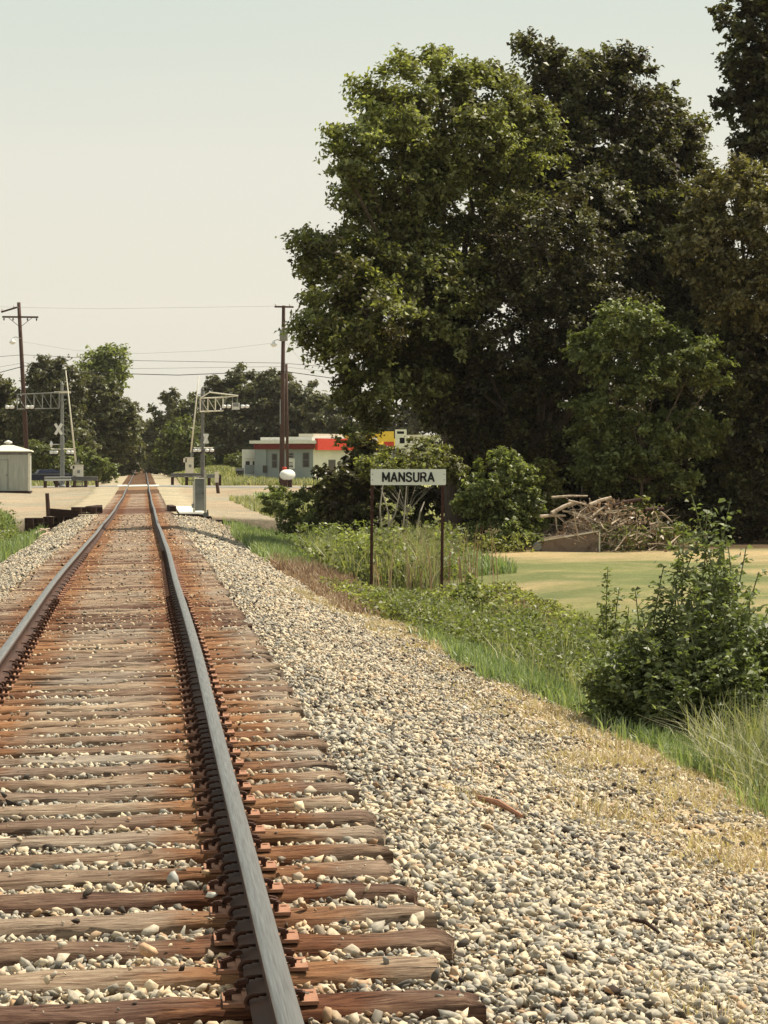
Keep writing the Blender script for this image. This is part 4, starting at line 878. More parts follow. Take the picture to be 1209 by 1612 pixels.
def tank():
    Y = 197; c = at(452.5, 747.5, Y); g = gz(c.x, Y); root = empty('propane_tank', (c.x, Y, g)); tag(root, 'white propane tank on red legs in front of the store', 'tank'); r = 8.3 * Y / F; zc = c.z - g
    MB().lathe([(0, -.95), (r * .45, -.88), (r * .8, -.72), (r, -.45), (r, .45), (r * .8, .72), (r * .45, .88), (0, .95)], 22, (0, 0, zc), 'Y').build('shell', M['white'], root, smooth=True)
    rot = MB(); rot.lathe([(.16, zc + r - .03), (.16, zc + r + .16), (.12, zc + r + .2)], 10, (-.1, -.3, 0)); rot.build('valve_dome', M['band_red'], root)
    for yy_ in (-.4, .4): MB().box((0, yy_, (zc - r) / 2 + .08), (r * .9, .12, zc - r + .3)).build('leg', M['rust_dark'], root)
    root.rotation_euler = (0, 0, R(-28))
tank()
# vehicles
def vehicle(px0, px1, py_top, py_bot, Y, rz, label, paint, name, L=4.9, kind='truck'):
    a_, d_ = at(px0, py_top, Y), at(px1, py_bot, Y); cx = (a_.x + d_.x) / 2; g = gz(cx, Y); h = a_.z - g; root = empty(name, (cx, Y, g), rz); tag(root, label, 'pickup truck' if kind == 'truck' else 'car')
    W = 1.85; w2 = W / 2
    prof = [(-L / 2, .45), (-L / 2, .95), (-L / 2 + 1.7, .98), (-L / 2 + 1.75, .98), (-L / 2 + 1.95, h * .97), (-L / 2 + 3.0, h), (-L / 2 + 3.75, 1.08), (L / 2 - .1, .98), (L / 2, .8), (L / 2, .45), (-L / 2, .45)][:-1] if kind == 'truck' else [(-L / 2, .4), (-L / 2, .85), (-L / 2 + .5, .98), (-L / 2 + 1.2, h * .98), (-L / 2 + 2.9, h), (-L / 2 + 3.6, 1.0), (L / 2 - .1, .85), (L / 2, .7), (L / 2, .4)]
    n = len(prof); vs = []
    for y_, sc in ((-w2, 0), (w2, 0)): 
        for (x_, z_) in prof: ins = .16 if z_ > 1.1 else 0; vs.append((x_, y_ - math.copysign(ins, y_), z_))
    b = MB(); b.add(vs, [tuple(range(n - 1, -1, -1)), tuple(range(n, 2 * n))] + [(i, (i + 1) % n, (i + 1) % n + n, i + n) for i in range(n)]); body = b.build('body', paint, root)
    for s_ in (-1, 1):
        x0, x1 = -L / 2 + 2.0, -L / 2 + 3.4
        b = MB(); yo = s_ * (w2 - .05); b.add([(x0 + .05, yo, 1.08), (x1 + .1, yo, 1.08), (x1 - .35, s_ * (w2 - .145), h * .93), (x0 + .2, s_ * (w2 - .145), h * .93)], [(0, 1, 2, 3)]); b.build('side_window', M['glass_dark'], root)
        for wx in (-L / 2 + .95, L / 2 - .9):
            wh = MB().lathe([(.24, -.11), (.34, -.10), (.36, 0), (.34, .10), (.24, .11)], 18, (wx, s_ * (w2 - .06), .36), 'Y').build('wheel', M['tyre'], root, smooth=True)
            MB().lathe([(.18, -.12), (.20, 0), (.18, .12)], 14, (wx, s_ * (w2 - .05), .36), 'Y').build('rim', M['steel_grey'], wh)
    for s_ in (-1, 1): MB().box((L / 2 + .01, s_ * .65, .74), (.06, .3, .16)).build('headlight', M['lamp_white'], root); MB().box((-L / 2 - .01, s_ * .8, .75), (.05, .14, .28)).build('taillight', M['red_lens'], root)
    MB().box((L / 2 + .04, 0, .5), (.12, W * .98, .16)).build('bumper', M['steel_grey'], root); MB().box((0, -w2 - .005, .92), (L * .9, .02, .04)).build('side_trim', M['steel_grey'], root)
vehicle(44, 88, 738.5, 768, 203, R(8), 'dark blue pickup truck parked between the signal house and left mast', M['car_blue'], 'pickup_truck', 4.4)
vehicle(348, 369, 721.5, 735, 330, R(80), 'small dark car parked far off left of the dumpster', M['car_blue'], 'parked_car', 4.2, 'car')
b_ = at(362, 721.5, 330)

# ------------------------------------------------------------------ debris pile
# ------------------------------------------------------------------ foliage tools
def unit(a_): return a_ / np.maximum(np.linalg.norm(a_, axis=-1, keepdims=True), 1e-9)
def leaf_cards(P, L, nrm, tint, ax=None, wid=.55, fold=.12):
    """P (n,3) centres, L (n,) length; folded diamond leaves -> V, F, per-face tint"""
    n = len(P)
    if ax is None: ax = rng.normal(0, 1, (n, 3))
    ax = ax - nrm * np.sum(ax * nrm, -1, keepdims=True); ax = unit(ax); bx = np.cross(nrm, ax); L = L[:, None]
    a0 = P - ax * L * .5; a1 = P + ax * L * .5 - nrm * L * fold; b0 = P + bx * L * wid * .5 + nrm * L * fold - ax * L * .05; b1 = P - bx * L * wid * .5 + nrm * L * fold - ax * L * .05
    V = np.stack([a0, b0, a1, b1], 1).reshape(-1, 3); Fc = np.arange(4 * n).reshape(-1, 4); return V, Fc, tint
def foliage(name, P, L, mat, parent, up=.7, out=None, tint=None, wid=.55, ax=None):
    n = len(P); nr = rng.normal(0, .55, (n, 3)); nr[:, 2] += up
    if out is not None: nr += out * .45
    V, Fc, tt = leaf_cards(P, L, unit(nr), rng.random(n) if tint is None else tint, ax=ax, wid=wid)
    return np_obj(name, V, Fc, mat, parent, attrs={'tint': ('FACE', tt)})
def tip_leaves(T, O, k, sp, flat=.75, ntw=6):
    """k leaves on ntw twigs round every tip T (m,3); O outward unit (m,3)"""
    m = len(T); D = unit(rng.normal(0, 1, (m, ntw, 3)) * np.array([1, 1, .7]) + O[:, None] * .55 + np.array([0, 0, .15])); Ln = sp * rng.uniform(.6, 1.35, (m, ntw, 1)); D = D * Ln
    ti = np.repeat(np.arange(m), k); tw = rng.integers(0, ntw, m * k); t_ = rng.random(m * k)[:, None] ** .7
    P = T[ti] + D[ti, tw] * t_ + rng.normal(0, .16 * sp, (m * k, 3)) * np.array([1, 1, flat]); P[:, 2] -= (t_[:, 0] ** 2) * sp * .18
    return P, ti, O[ti]
def ell(px, py, rx, ry, Y, rd=None, tb=0):
    s = Y / F; return (np.array(at(px, py, Y)), np.array([rx * s, (rd if rd else rx * s * .8), ry * s]))
def tree(label, base, els, ntips, k, L, mat, sp=.5, trunk=.22, bark='bark', name='broadleaf_tree', cat='tree', group=None, tbias=0.0, limbs=26, inner=.35, wid=.55, zmin=None):
    Y = base[1]; bx = at(base[0], 760, Y).x; g = gz(bx, Y); root = empty(name, (bx, Y, g)); tag(root, label, cat, group); o0 = np.array([bx, Y, g])
    E = [ell(*e) for e in els]; w_ = np.array([(r_[0] * r_[2]) for _, r_ in E]); w_ /= w_.sum(); T = []; O = []; TB = []
    for (c, r_), wi, e_ in zip(E, w_, els):
        m = max(4, int(ntips * wi)); d = unit(rng.normal(0, 1, (m, 3))); rad = (inner + (1 - inner) * rng.random((m, 1)) ** .45) * (1 + .12 * np.sin(d[:, :1] * 5 + c[0]) * np.sin(d[:, 2:] * 6 + c[1]) + rng.normal(0, .05, (m, 1)))
        T.append(c + d * rad * r_ - o0); O.append(d); TB.append(np.full(m, e_[6] if len(e_) > 6 else 0.0))
    T = np.concatenate(T); O = np.concatenate(O); TB = np.concatenate(TB); keep = T[:, 2] > .25; T, O, TB = T[keep], O[keep], TB[keep]
    P, ti, Od = tip_leaves(T, O, k, sp); keep = P[:, 2] > .03; P, ti, Od = P[keep], ti[keep], Od[keep]
    tt = np.clip(rng.normal(.42 + tbias, .2, len(P)) + (TB + rng.normal(0, .14, len(T)))[ti], 0, 1)
    # trunk and limbs
    b = MB(); C0 = np.average(np.array([c for c, _ in E]), axis=0, weights=w_) - o0; top = Vector(C0) ; fork = Vector((C0[0] * .25, C0[1] * .25, max(.6, C0[2] * .45)))
    b.tube([(0, 0, -.3), (fork.x * .3, fork.y * .3, fork.z * .5), fork], [trunk * 1.3, trunk, trunk * .8], 9)
    mains = [Vector(c - o0) for c, _ in E] + [Vector(T[i]) * .8 for i in rng.integers(0, len(T), 4)]
    for q in mains:
        mid = fork.lerp(q, .5) + Vector((random.uniform(-.3, .3), random.uniform(-.3, .3), random.uniform(0, .4))) * sp * 1.2; b.tube([fork, mid, q], [trunk * .6, trunk * .38, trunk * .16], 7)
    order = rng.permutation(len(T))[:limbs]
    for i in order:
        q = Vector(T[i]); s_ = min(mains, key=lambda a_: (a_ - q).length); st = fork.lerp(s_, random.uniform(.5, 1)); mid = st.lerp(q, .5) + Vector((random.uniform(-1, 1), random.uniform(-1, 1), random.uniform(-.3, 1))) * sp * .4
        b.tube([st, mid, q], [trunk * .2, trunk * .11, trunk * .04], 5)
    b.build('trunk', M[bark], root)
    foliage('crown', P, L * rng.uniform(.6, 1.25, len(P)), mat, root, out=Od, tint=tt, wid=wid); return root
WD = 'trees and bushes along the right edge of the lawn'
# big wood on the right -------------------------------------------------
tree('big spreading tree with pale green lit top, its left branches reaching out over the sky', (715, 83), [(700, 190, 110, 100, 80, None, .12), (775, 155, 48, 50, 81, None, .05), (820, 220, 60, 70, 82), (620, 160, 50, 65, 78, None, .25), (555, 218, 30, 26, 77, None, .3), (545, 268, 26, 30, 77, None, .1), (620, 290, 90, 70, 79, None, .08), (540, 400, 75, 42, 77, None, .05), (640, 470, 140, 110, 79), (560, 480, 75, 60, 76), (520, 525, 50, 35, 76, None, .2), (610, 590, 80, 68, 78), (720, 380, 130, 120, 82)], 640, 175, .18, M['leaf_mid'], sp=.62, trunk=.24, group=WD)  # raised tints on the upper left lobes paint in sunlit foliage
tree('tallest tree of the wood with a rough knobbly top, right of the big spreading tree', (930, 88), [(915, 150, 85, 68, 88), (975, 120, 40, 40, 88), (850, 72, 20, 16, 88), (870, 110, 30, 30, 88), (960, 235, 110, 100, 88), (850, 260, 100, 100, 87), (1040, 210, 55, 70, 89), (1065, 215, 40, 55, 90, None, .2), (1070, 330, 70, 80, 89), (930, 380, 150, 110, 86)], 600, 160, .20, M['leaf_deep'], sp=.62, trunk=.30, group=WD, tbias=.06)
tree('drooping vine hung tree in the middle of the wood with soft olive foliage', (860, 80), [(850, 400, 110, 100, 79), (800, 500, 120, 110, 79), (900, 520, 110, 110, 79), (760, 620, 100, 90, 79), (880, 650, 110, 90, 80)], 480, 150, .15, M['leaf_deep'], sp=.5, trunk=.3, group=WD, tbias=-.06)
tree('dark filling tree between the tallest tree and the rusty olive one', (1050, 90), [(1060, 400, 75, 120, 87), (1010, 330, 80, 90, 87), (1090, 520, 80, 90, 87)], 260, 120, .24, M['leaf_deep'], sp=.6, trunk=.2, group=WD)
tree('dark tree cut off by the top right corner of the photo', (1220, 84), [(1205, 60, 75, 90, 84), (1195, 160, 65, 80, 84), (1290, 120, 120, 150, 85), (1250, 260, 120, 80, 84)], 300, 120, .24, M['leaf_deep'], sp=.55, trunk=.34, group=WD)
tree('rusty olive tinged tree at the right edge below the dark corner tree', (1200, 81), [(1160, 310, 72, 62, 76), (1110, 380, 60, 70, 76), (1230, 380, 90, 110, 76), (1170, 450, 75, 60, 76), (1250, 470, 90, 80, 77)], 300, 125, .17, M['leaf_rust'], sp=.42, trunk=.17, tbias=.08, group=WD)
tree('deep green tree at the right edge under the rusty olive one', (1215, 82), [(1190, 560, 80, 80, 77), (1200, 680, 75, 100, 77.5), (1270, 600, 90, 120, 78), (1195, 800, 60, 45, 77), (1120, 815, 50, 35, 78)], 360, 130, .17, M['leaf_deep'], sp=.45, trunk=.16, group=WD)
tree('lighter green young tree with feathery crown and thin pale stems in front of the wood', (1010, 74), [(985, 510, 62, 34, 74), (940, 560, 36, 42, 74), (1045, 545, 40, 30, 74), (1095, 570, 52, 26, 73.5), (1125, 600, 26, 18, 73.5), (1010, 600, 60, 36, 74), (930, 650, 40, 44, 74), (1010, 690, 70, 40, 74), (1090, 680, 55, 40, 74.5), (950, 735, 55, 40, 74), (1050, 750, 50, 30, 74)], 290, 110, .15, M['leaf_light'], sp=.36, trunk=.05, bark='bark', group=WD, inner=.15, tbias=-.05)
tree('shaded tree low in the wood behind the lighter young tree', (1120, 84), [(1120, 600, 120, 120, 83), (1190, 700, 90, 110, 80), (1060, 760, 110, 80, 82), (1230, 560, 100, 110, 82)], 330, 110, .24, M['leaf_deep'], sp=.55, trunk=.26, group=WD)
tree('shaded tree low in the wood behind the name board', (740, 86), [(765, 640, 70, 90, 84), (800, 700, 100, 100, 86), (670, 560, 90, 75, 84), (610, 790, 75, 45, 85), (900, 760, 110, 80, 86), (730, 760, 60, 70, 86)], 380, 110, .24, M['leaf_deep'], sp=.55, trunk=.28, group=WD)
tree('farthest dark tree behind the brush pile at the back of the wood', (1000, 97), [(950, 700, 150, 130, 96), (1130, 720, 150, 130, 96), (800, 740, 110, 120, 96), (1250, 740, 110, 130, 96), (1165, 825, 110, 40, 93), (1000, 825, 120, 40, 95)], 400, 110, .32, M['leaf_deep'], sp=.8, trunk=.3, group=WD)
tree('bright green rounded bush between the name board and the brush pile', (792, 71.5), [(795, 750, 50, 38, 71.5), (765, 790, 42, 38, 71.3), (820, 800, 40, 45, 71.5), (790, 845, 62, 28, 71)], 150, 120, .13, M['leaf_light'], sp=.27, trunk=.06, name='bush', cat='bush', group=WD, inner=.3)
tree('dark broad leaved bush hiding the right side of the store', (545, 74), [(528, 762, 30, 30, 74), (548, 795, 46, 50, 74), (580, 738, 38, 38, 75), (565, 712, 20, 18, 75)], 105, 95, .17, M['leaf_deep'], sp=.3, trunk=.06, name='bush', cat='bush', group=WD, inner=.4)
tree('leafy green sapling thicket above the name board with thin pale stems below', (640, 73), [(600, 742, 35, 24, 73), (650, 735, 48, 20, 73), (700, 735, 40, 26, 74), (620, 722, 30, 12, 74), (672, 706, 34, 14, 75), (555, 690, 26, 14, 76)], 105, 75, .13, M['leaf_mid'], sp=.26, trunk=.022, bark='bark_pale', name='bush', cat='bush', group=WD, inner=.2, tbias=.1)
tree('dark narrow bush right of the bright rounded bush', (850, 72.5), [(845, 800, 22, 60, 72.5), (862, 770, 26, 45, 73)], 60, 90, .13, M['leaf_mid'], sp=.26, trunk=.05, name='bush', cat='bush', group=WD)
tree('small leafy bush growing over the right part of the brush pile', (1020, 72.5), [(1005, 815, 30, 24, 71.4), (1040, 840, 28, 22, 71.2), (1000, 850, 20, 14, 71)], 50, 70, .13, M['leaf_mid'], sp=.24, trunk=.04, name='bush', cat='bush', group=WD)
# slender pale stems under the thicket
for i, (xa, ya, xb, yb, xc_, yc_) in enumerate(((602, 850, 598, 800, 603, 762), (632, 862, 636, 815, 640, 765), (612, 858, 612, 810, 600, 768), (655, 840, 662, 805, 668, 790), (600, 850, 622, 810, 630, 770))):
    p0, p1, p2 = at(xa, ya, 71.5), at(xb, yb, 71.5), at(xc_, yc_, 71.7); o = MB().tube([p0, p1, p2], [.028, .024, .014], 6).build('sapling_stem', M['bark_pale']); tag(o, 'thin pale sapling stem in the shade below the name board', 'sapling', 'bare sapling stems below the name board')

# green shrubs near the creek on the right
SG = 'shrubs beside the creek'
tree('pale green shrub left of the dark broad leaved bush', (482, 84), [(480, 800, 26, 36, 84), (462, 815, 24, 24, 83), (500, 825, 25, 25, 82)], 60, 90, .12, M['leaf_light'], sp=.24, trunk=.04, name='shrub', cat='shrub', group=SG, tbias=-.1)
tree('small pale feathery shrub in front of the store pole', (438, 92), [(432, 778, 16, 14, 92), (450, 790, 18, 22, 91), (425, 792, 14, 14, 92)], 34, 80, .11, M['leaf_light'], sp=.2, trunk=.03, name='shrub', cat='shrub', group=SG)

# far trees ----------------------------------------------------------
FG = 'distant trees behind the crossing'
def far(label, base, els, nt=60, mat='leaf_far', L=.50, k=60, sp=1.0, trunk=.3, **kw): return tree(label, base, els, int(nt * 1.5), int(k * 1.15), L * 1.1, M[mat], sp=sp, trunk=trunk, group=FG, limbs=8, **kw)
far('dark rounded tree behind the left signal mast', (78, 246), [(88, 610, 40, 48, 246), (60, 630, 36, 44, 246), (85, 690, 60, 60, 246)], 150, k=90, L=.4)
far('tree with airy yellow green top standing above its neighbors left of the track', (168, 285), [(146, 572, 20, 20, 285), (182, 572, 26, 24, 285), (165, 595, 34, 22, 285)], 70, 'leaf_light', .42, 46, 1.0, tbias=.1)
far('full green tree left of the track under the airy yellow green one', (160, 262), [(150, 640, 40, 44, 262), (180, 670, 30, 50, 262), (140, 700, 50, 45, 262)], 150, k=90, tbias=.12, L=.4)
far('green tree at the left edge behind the signal house', (8, 250), [(2, 640, 30, 38, 250), (20, 690, 45, 45, 250), (-40, 660, 50, 70, 250)], 120, tbias=.05, k=80)
far('smaller tree sloping down to the track at the left', (192, 320), [(190, 690, 20, 45, 320), (203, 710, 14, 34, 320)], 60, tbias=.05)
far('faint tree closing the far end of the track', (222, 520), [(222, 708, 20, 44, 520), (206, 705, 16, 42, 500), (240, 706, 16, 46, 510)], 90, L=.8, sp=1.6, k=60)
far('round topped dark tree right of the far end of the track', (262, 350), [(266, 650, 20, 34, 350), (258, 700, 34, 45, 350), (240, 712, 15, 38, 360)], 110, k=80)
far('light green slender tree in front of the dark trees right of the track', (288, 282), [(284, 690, 26, 26, 282), (300, 720, 22, 24, 282), (270, 722, 20, 22, 284)], 60, 'leaf_light', tbias=-.25, L=.38, k=70)
far('dark tree behind the right signal mast', (320, 330), [(310, 670, 40, 46, 330), (330, 700, 46, 46, 325)], 110, k=80)
far('wide dark tree with ragged top behind the gap between mast and pole', (385, 305), [(350, 625, 26, 26, 305), (385, 612, 38, 34, 305), (420, 625, 40, 45, 300), (385, 680, 60, 60, 300)], 190, k=90)
far('dark tree directly behind the transformer pole', (450, 300), [(440, 650, 45, 55, 300), (480, 655, 42, 45, 298), (465, 710, 50, 40, 298)], 150, tbias=.03, k=90)
far('dark tree rising behind the roof of the store', (535, 290), [(530, 660, 50, 42, 290), (570, 668, 40, 50, 290), (540, 710, 60, 40, 290)], 150, tbias=.05, k=80)
far('dark tree farther right behind the road signs', (620, 285), [(620, 660, 50, 55, 285), (680, 670, 60, 60, 285), (650, 720, 60, 40, 290)], 130, k=80)
far('broad dark tree filling the gap left of the tracks behind the slender ones', (130, 300), [(120, 690, 80, 60, 300), (60, 700, 70, 60, 300), (190, 715, 30, 36, 330)], 130, k=80)
far('broad dark tree low behind the right signal mast and store', (420, 320), [(340, 705, 60, 46, 322), (430, 700, 70, 50, 320), (520, 700, 60, 50, 318), (600, 710, 60, 45, 318)], 170, k=80)
far('low green bushes sloping beside the track on the left', (150, 236), [(140, 735, 26, 20, 236), (165, 742, 20, 13, 240), (120, 722, 26, 22, 240)], 60, 'leaf_light', .3, 70, .6, .1, name='shrub', cat='shrub', tbias=-.15)
far('low bushes behind the parked pickup truck', (60, 228), [(60, 718, 28, 20, 228), (90, 728, 20, 18, 230)], 50, 'leaf_light', .3, 60, .6, .1, name='shrub', cat='shrub', tbias=-.2)
far('low green bushes behind the small far car', (395, 290), [(385, 728, 30, 12, 290), (340, 730, 16, 9, 300)], 36, 'leaf_light', .36, 60, .7, .1, name='shrub', cat='shrub', tbias=-.2)

# ------------------------------------------------------------------ foreground bush
def stem_plant(label, pbase, tips, leafL, mat, ntw, seed, name='bush', cat='bush', fill=None, spread=.25, tw=(.12, .45), group=None, lstep=.028, tbias=0.0):
    r = np.random.default_rng(seed); q = onground(*pbase); root = empty(name, (q.x, q.y, gz(q.x, q.y))); tag(root, label, cat, group); o0 = Vector(root.location); P = []; AX = []; b = MB()
    for (px, py, dY) in tips:
        T = at(px, py, q.y + dY) - o0; s0 = Vector((T.x * .25 + r.normal(0, spread), dY * .3 + r.normal(0, spread * .6), -.05)); mid = s0.lerp(T, .5) + Vector((r.normal(0, .06), r.normal(0, .06), 0)); mid = mid + (mid - Vector((0, 0, mid.z))) * .12
        H = (T - s0).length; pts = [s0]; n = max(5, int(H / .12))
        for i in range(1, n + 1): t_ = i / n; p = s0 * (1 - t_) ** 2 + mid * 2 * t_ * (1 - t_) + T * t_ * t_; pts.append(p)
        b.tube(pts, [.012 * (1 - .75 * i / n) + .002 for i in range(n + 1)], 5)
        m = int(H * ntw)
        for j in range(m):
            t_ = .12 + .88 * (j + r.random()) / m; i = min(n - 1, int(t_ * n)); p = pts[i].lerp(pts[i + 1], t_ * n - i) if i < n else pts[-1]
            L_ = (tw[1] * (1 - t_) + tw[0] * t_) * r.uniform(.6, 1.2) * min(1, H); a_ = r.uniform(0, 6.28); d = Vector((math.cos(a_), math.sin(a_), r.uniform(.1, .75))).normalized(); e = p + d * L_; e.z -= L_ * L_ * .35
            if L_ > .16: b.tube([p, p.lerp(e, .5) + Vector((0, 0, .02)), e], [.005, .0035, .0015], 4, cap=False)
            k_ = max(2, int(L_ / lstep))
            for u in range(k_):
                f_ = (u + .5) / k_; lp = p.lerp(e, f_); s_ = Vector((-d.y, d.x, 0)) * (1 if u % 2 else -1); P.append(lp + s_ * leafL * .45 + Vector((r.normal(0, .004), 0, r.normal(0, .008)))); AX.append(s_ + d * .6 + Vector((0, 0, r.normal(0, .2))))
    P = np.array([p[:] for p in P]); AX = np.array([a_[:] for a_ in AX])
    if fill:
        for (px, py, rx, ry, dY, m) in fill:
            c, rr_2 = ell(px, py, rx, ry, q.y + dY); c = c - np.array(o0); d = unit(r.normal(0, 1, (m, 3))); P2 = c + d * (r.random((m, 1)) ** .4) * rr_2; P2 = P2[P2[:, 2] > .02]; P = np.concatenate([P, P2]); AX = np.concatenate([AX, r.normal(0, 1, (len(P2), 3))])
    b.build('stem', M['stem'], root)
    foliage('leaves', P, leafL * r.uniform(.7, 1.3, len(P)), mat, root, up=1.1, ax=AX, tint=np.clip(r.normal(.45 + tbias, .22, len(P)), 0, 1), wid=.58); return root
tips = [(1088, 778, .0), (1150, 785, .1), (1105, 835, .3), (1070, 850, .4), (1120, 800, -.1), (1060, 905, -.3), (1175, 860, .2), (1160, 900, .5), (1040, 940, .2), (1010, 960, -.3), (1190, 930, 0), (1200, 985, -.3), (985, 985, .1), (960, 1010, .3), (940, 1040, -.2), (1220, 1010, .4), (1130, 880, .6), (1095, 900, -.5), (1080, 960, -.6), (1150, 960, -.6), (1020, 1010, -.7), (970, 1070, -.6), (1190, 1030, -.7), (1240, 1060, 0), (935, 1090, -.2), (1210, 1100, -.7), (1030, 1060, -.9), (1120, 1040, -.9), (1135, 830, .3), (1075, 820, .2), (1145, 850, -.2), (1110, 870, .0), (1195, 900, .4), (1215, 950, .6), (1000, 930, .5), (925, 1000, .5), (905, 1060, .2), (1045, 890, .1), (1180, 940, -.4), (1020, 985, .6), (1165, 1010, -.9), (915, 1110, -.3), (1075, 1000, -.8)]
stem_plant('tall many stemmed leafy green bush at the right edge of the ballast', (1055, 1172), tips, .068, M['leaf_bush'], 20, 3, fill=[(1060, 1060, 125, 80, .3, 3600), (990, 1080, 75, 60, -.1, 1500), (1150, 1050, 90, 100, .4, 2600), (1120, 960, 45, 70, .4, 900), (1215, 1050, 70, 90, .3, 2000), (1060, 1120, 110, 45, -.1, 2600)], spread=.3, tw=(.10, .5), tbias=.05)
stem_plant('slim upright leafy sprig left of the tall bush, lawn behind it', (968, 1040), [(957, 893, 0), (975, 925, .1), (945, 950, .1), (990, 955, 0), (930, 985, .2)], .075, M['leaf_light'], 34, 5, name='weed', cat='weed', spread=.12, tw=(.08, .24), tbias=-.05)
stem_plant('low bushy green weed just right of the sign post foot', (745, 975), [(735, 905, 0), (720, 920, .2), (760, 915, .1), (775, 930, 0), (705, 935, -.1), (745, 925, -.3), (730, 940, -.4), (790, 945, .1)], .11, M['leaf_light'], 26, 6, name='weed', cat='weed', spread=.25, tw=(.12, .3), tbias=.05)
stem_plant('thin bare stalk with few leaves right of the sign, against the lawn', (738, 905), [(737, 828, 0)], .07, M['leaf_mid'], 5, 8, name='weed', cat='weed', spread=.02, tw=(.05, .14))

# ------------------------------------------------------------------ ground cover
def blades(name, label, x, y, h, w, mat, cat='grass', lean=.35, z=None, tint=None):
    n = len(x); z = ground(x, y) if z is None else z; a_ = rng.uniform(0, 2 * np.pi, n); B = np.stack([x, y, z - .01], -1); d = np.stack([np.cos(a_), np.sin(a_), np.zeros(n)], -1); s = np.stack([-np.sin(a_ + rng.normal(0, .6, n)), np.cos(a_), np.zeros(n)], -1)
    ln = (np.abs(rng.normal(0, lean, n)) * h)[:, None]; hh = h[:, None] * np.array([0, 0, 1.0]); W = (w * rng.uniform(.6, 1.3, n))[:, None]
    m1 = B + hh * .55 + d * ln * .35; t1 = B + hh * (1 - .25 * (ln / h[:, None])) + d * ln
    V = np.stack([B - s * W * .5, B + s * W * .5, m1 + s * W * .42, m1 - s * W * .42, t1 + s * W * .08, t1 - s * W * .08], 1).reshape(-1, 3); i_ = np.arange(n)[:, None] * 6
    Fc = np.concatenate([i_ + np.array([0, 1, 2, 3]), i_ + np.array([3, 2, 4, 5])], 0); tt = rng.random(n) if tint is None else tint
    o = np_obj(name, V, Fc, mat, attrs={'tint': ('FACE', np.concatenate([tt, tt]))}); tag(o, label, cat, kind='stuff'); return o
def area(n, x0, x1, y0, y1, f=None, pw=1.0):
    x = rng.uniform(x0, x1, n); y = y0 + (y1 - y0) * rng.random(n) ** pw
    if f is not None: k_ = f(x, y); x, y = x[k_], y[k_]
    return x, y
def clump(x, y, s=3.0): return wob(x, y, s)
# at the toe of the ballast
x, y = area(135000, 2.2, 5.2, 8.5, 46, lambda x, y: (x > toe(y) - .15 + clump(x, y) * .8 + rng.normal(0, .16, len(x))) & (x < green_x(y) + .12 + clump(x, y, 1.5) * .7 + rng.normal(0, .18, len(x))) & (clump(x, y, 5) > -.07 - .22 * (x > 4.0)) & (clump(x, y, 1.3) > -.32) & (x < .234 * y + 1.8), 1.15)
blades('dry_grass', 'short dry tan grass in a strip along the foot of the ballast', x, y, rng.uniform(.02, .085, len(x)) * (1 + .7 * (clump(x, y, 4) > .2)), .006 + y * .0002, M['grass_dry'], lean=1.1)
x, y = area(26000, 1.9, 3.4, 8.6, 18, lambda x, y: (clump(x, y, 4.2) > .30) & (x < .234 * y + 1.0) & (x > 2.0))
blades('dry_tufts', 'thin dry tufts scattered in the ballast slope', x, y, rng.uniform(.03, .09, len(x)), .005, M['grass_dry'], lean=.7)
x, y = area(5200, 2.05, 2.9, 8.3, 10.4, lambda x, y: (((x - 2.42) / .34) ** 2 + ((y - 9.2) / .75) ** 2 < 1 + 2 * clump(x, y, 5)))
blades('dry_patch', 'dry straw grass patch at the bottom right corner', x, y, rng.uniform(.02, .08, len(x)), .005, M['grass_dry'], lean=.9)
# green grass just behind the dry strip
x, y = area(90000, 3.9, 6.4, 15, 36, lambda x, y: (x > green_x(y) + clump(x, y) * .6 + rng.normal(0, .13, len(x))) & (rng.random(len(x)) < .25 + .75 * (1 - sstep(28, 36, y))) & (x < 5.9 + rng.normal(0, .2, len(x))) & (x < .234 * y + 1.6), 1.1)
blades('green_grass', 'soft green grass between the dry strip and the weeds', x, y, rng.uniform(.10, .26, len(x)), .007 + y * .0003, M['grass_green'], lean=.5)
# long arching grass right
x, y = area(7000, 4.5, 6.2, 14.5, 23, lambda x, y: (x < .234 * y + 1.5) & (x > 4.72 + .3 * clump(x, y, 2) + .35 * sstep(20, 23, y)))
blades('long_grass', 'long arching green and straw blades at the right edge below the tall bush', x, y, rng.uniform(.30, .72, len(x)) * np.clip((x - 4.5) / .6, .35, 1), .011, M['grass_mix'], lean=.65)
# leafy weeds in the ditch
def weeds(name, label, n, x0, x1, y0, y1, hmin, hmax, L, mat, f=None, k=60, rad=.22, tb=0.0):
    x, y = area(n, x0, x1, y0, y1, f); m = len(x); h = rng.uniform(hmin, hmax, m) * (1 + .5 * clump(x, y, 1.2)); z = ground(x, y); ti = np.repeat(np.arange(m), k); a_ = rng.uniform(0, 6.28, m * k); t_ = rng.random(m * k) ** .75; rr = rad * (.5 + .8 * rng.random(m * k)) * (1 - .35 * t_)
    P = np.stack([x[ti] + rr * np.cos(a_), y[ti] + rr * np.sin(a_), z[ti] + t_ * h[ti]], -1); o = foliage(name, P, L * rng.uniform(.6, 1.35, m * k), mat, None, up=.9, tint=np.clip(rng.normal(.45 + tb, .2, m * k) + rng.normal(0, .12, m)[ti], 0, 1)); tag(o, label, 'weeds', kind='stuff')
weeds('weeds', 'low leafy green weeds filling the ditch in front of the lawn', 1150, 3.9, 8.2, 24, 45, .14, .48, .068, M['leaf_light'], lambda x, y: (x > 4.15 + .75 * (1 - sstep(29, 35, y)) + .6 * clump(x, y)) & (x < .234 * y + 1.4) & (x < 5.4 + (44 - y) * .14), 64, tb=-.08)
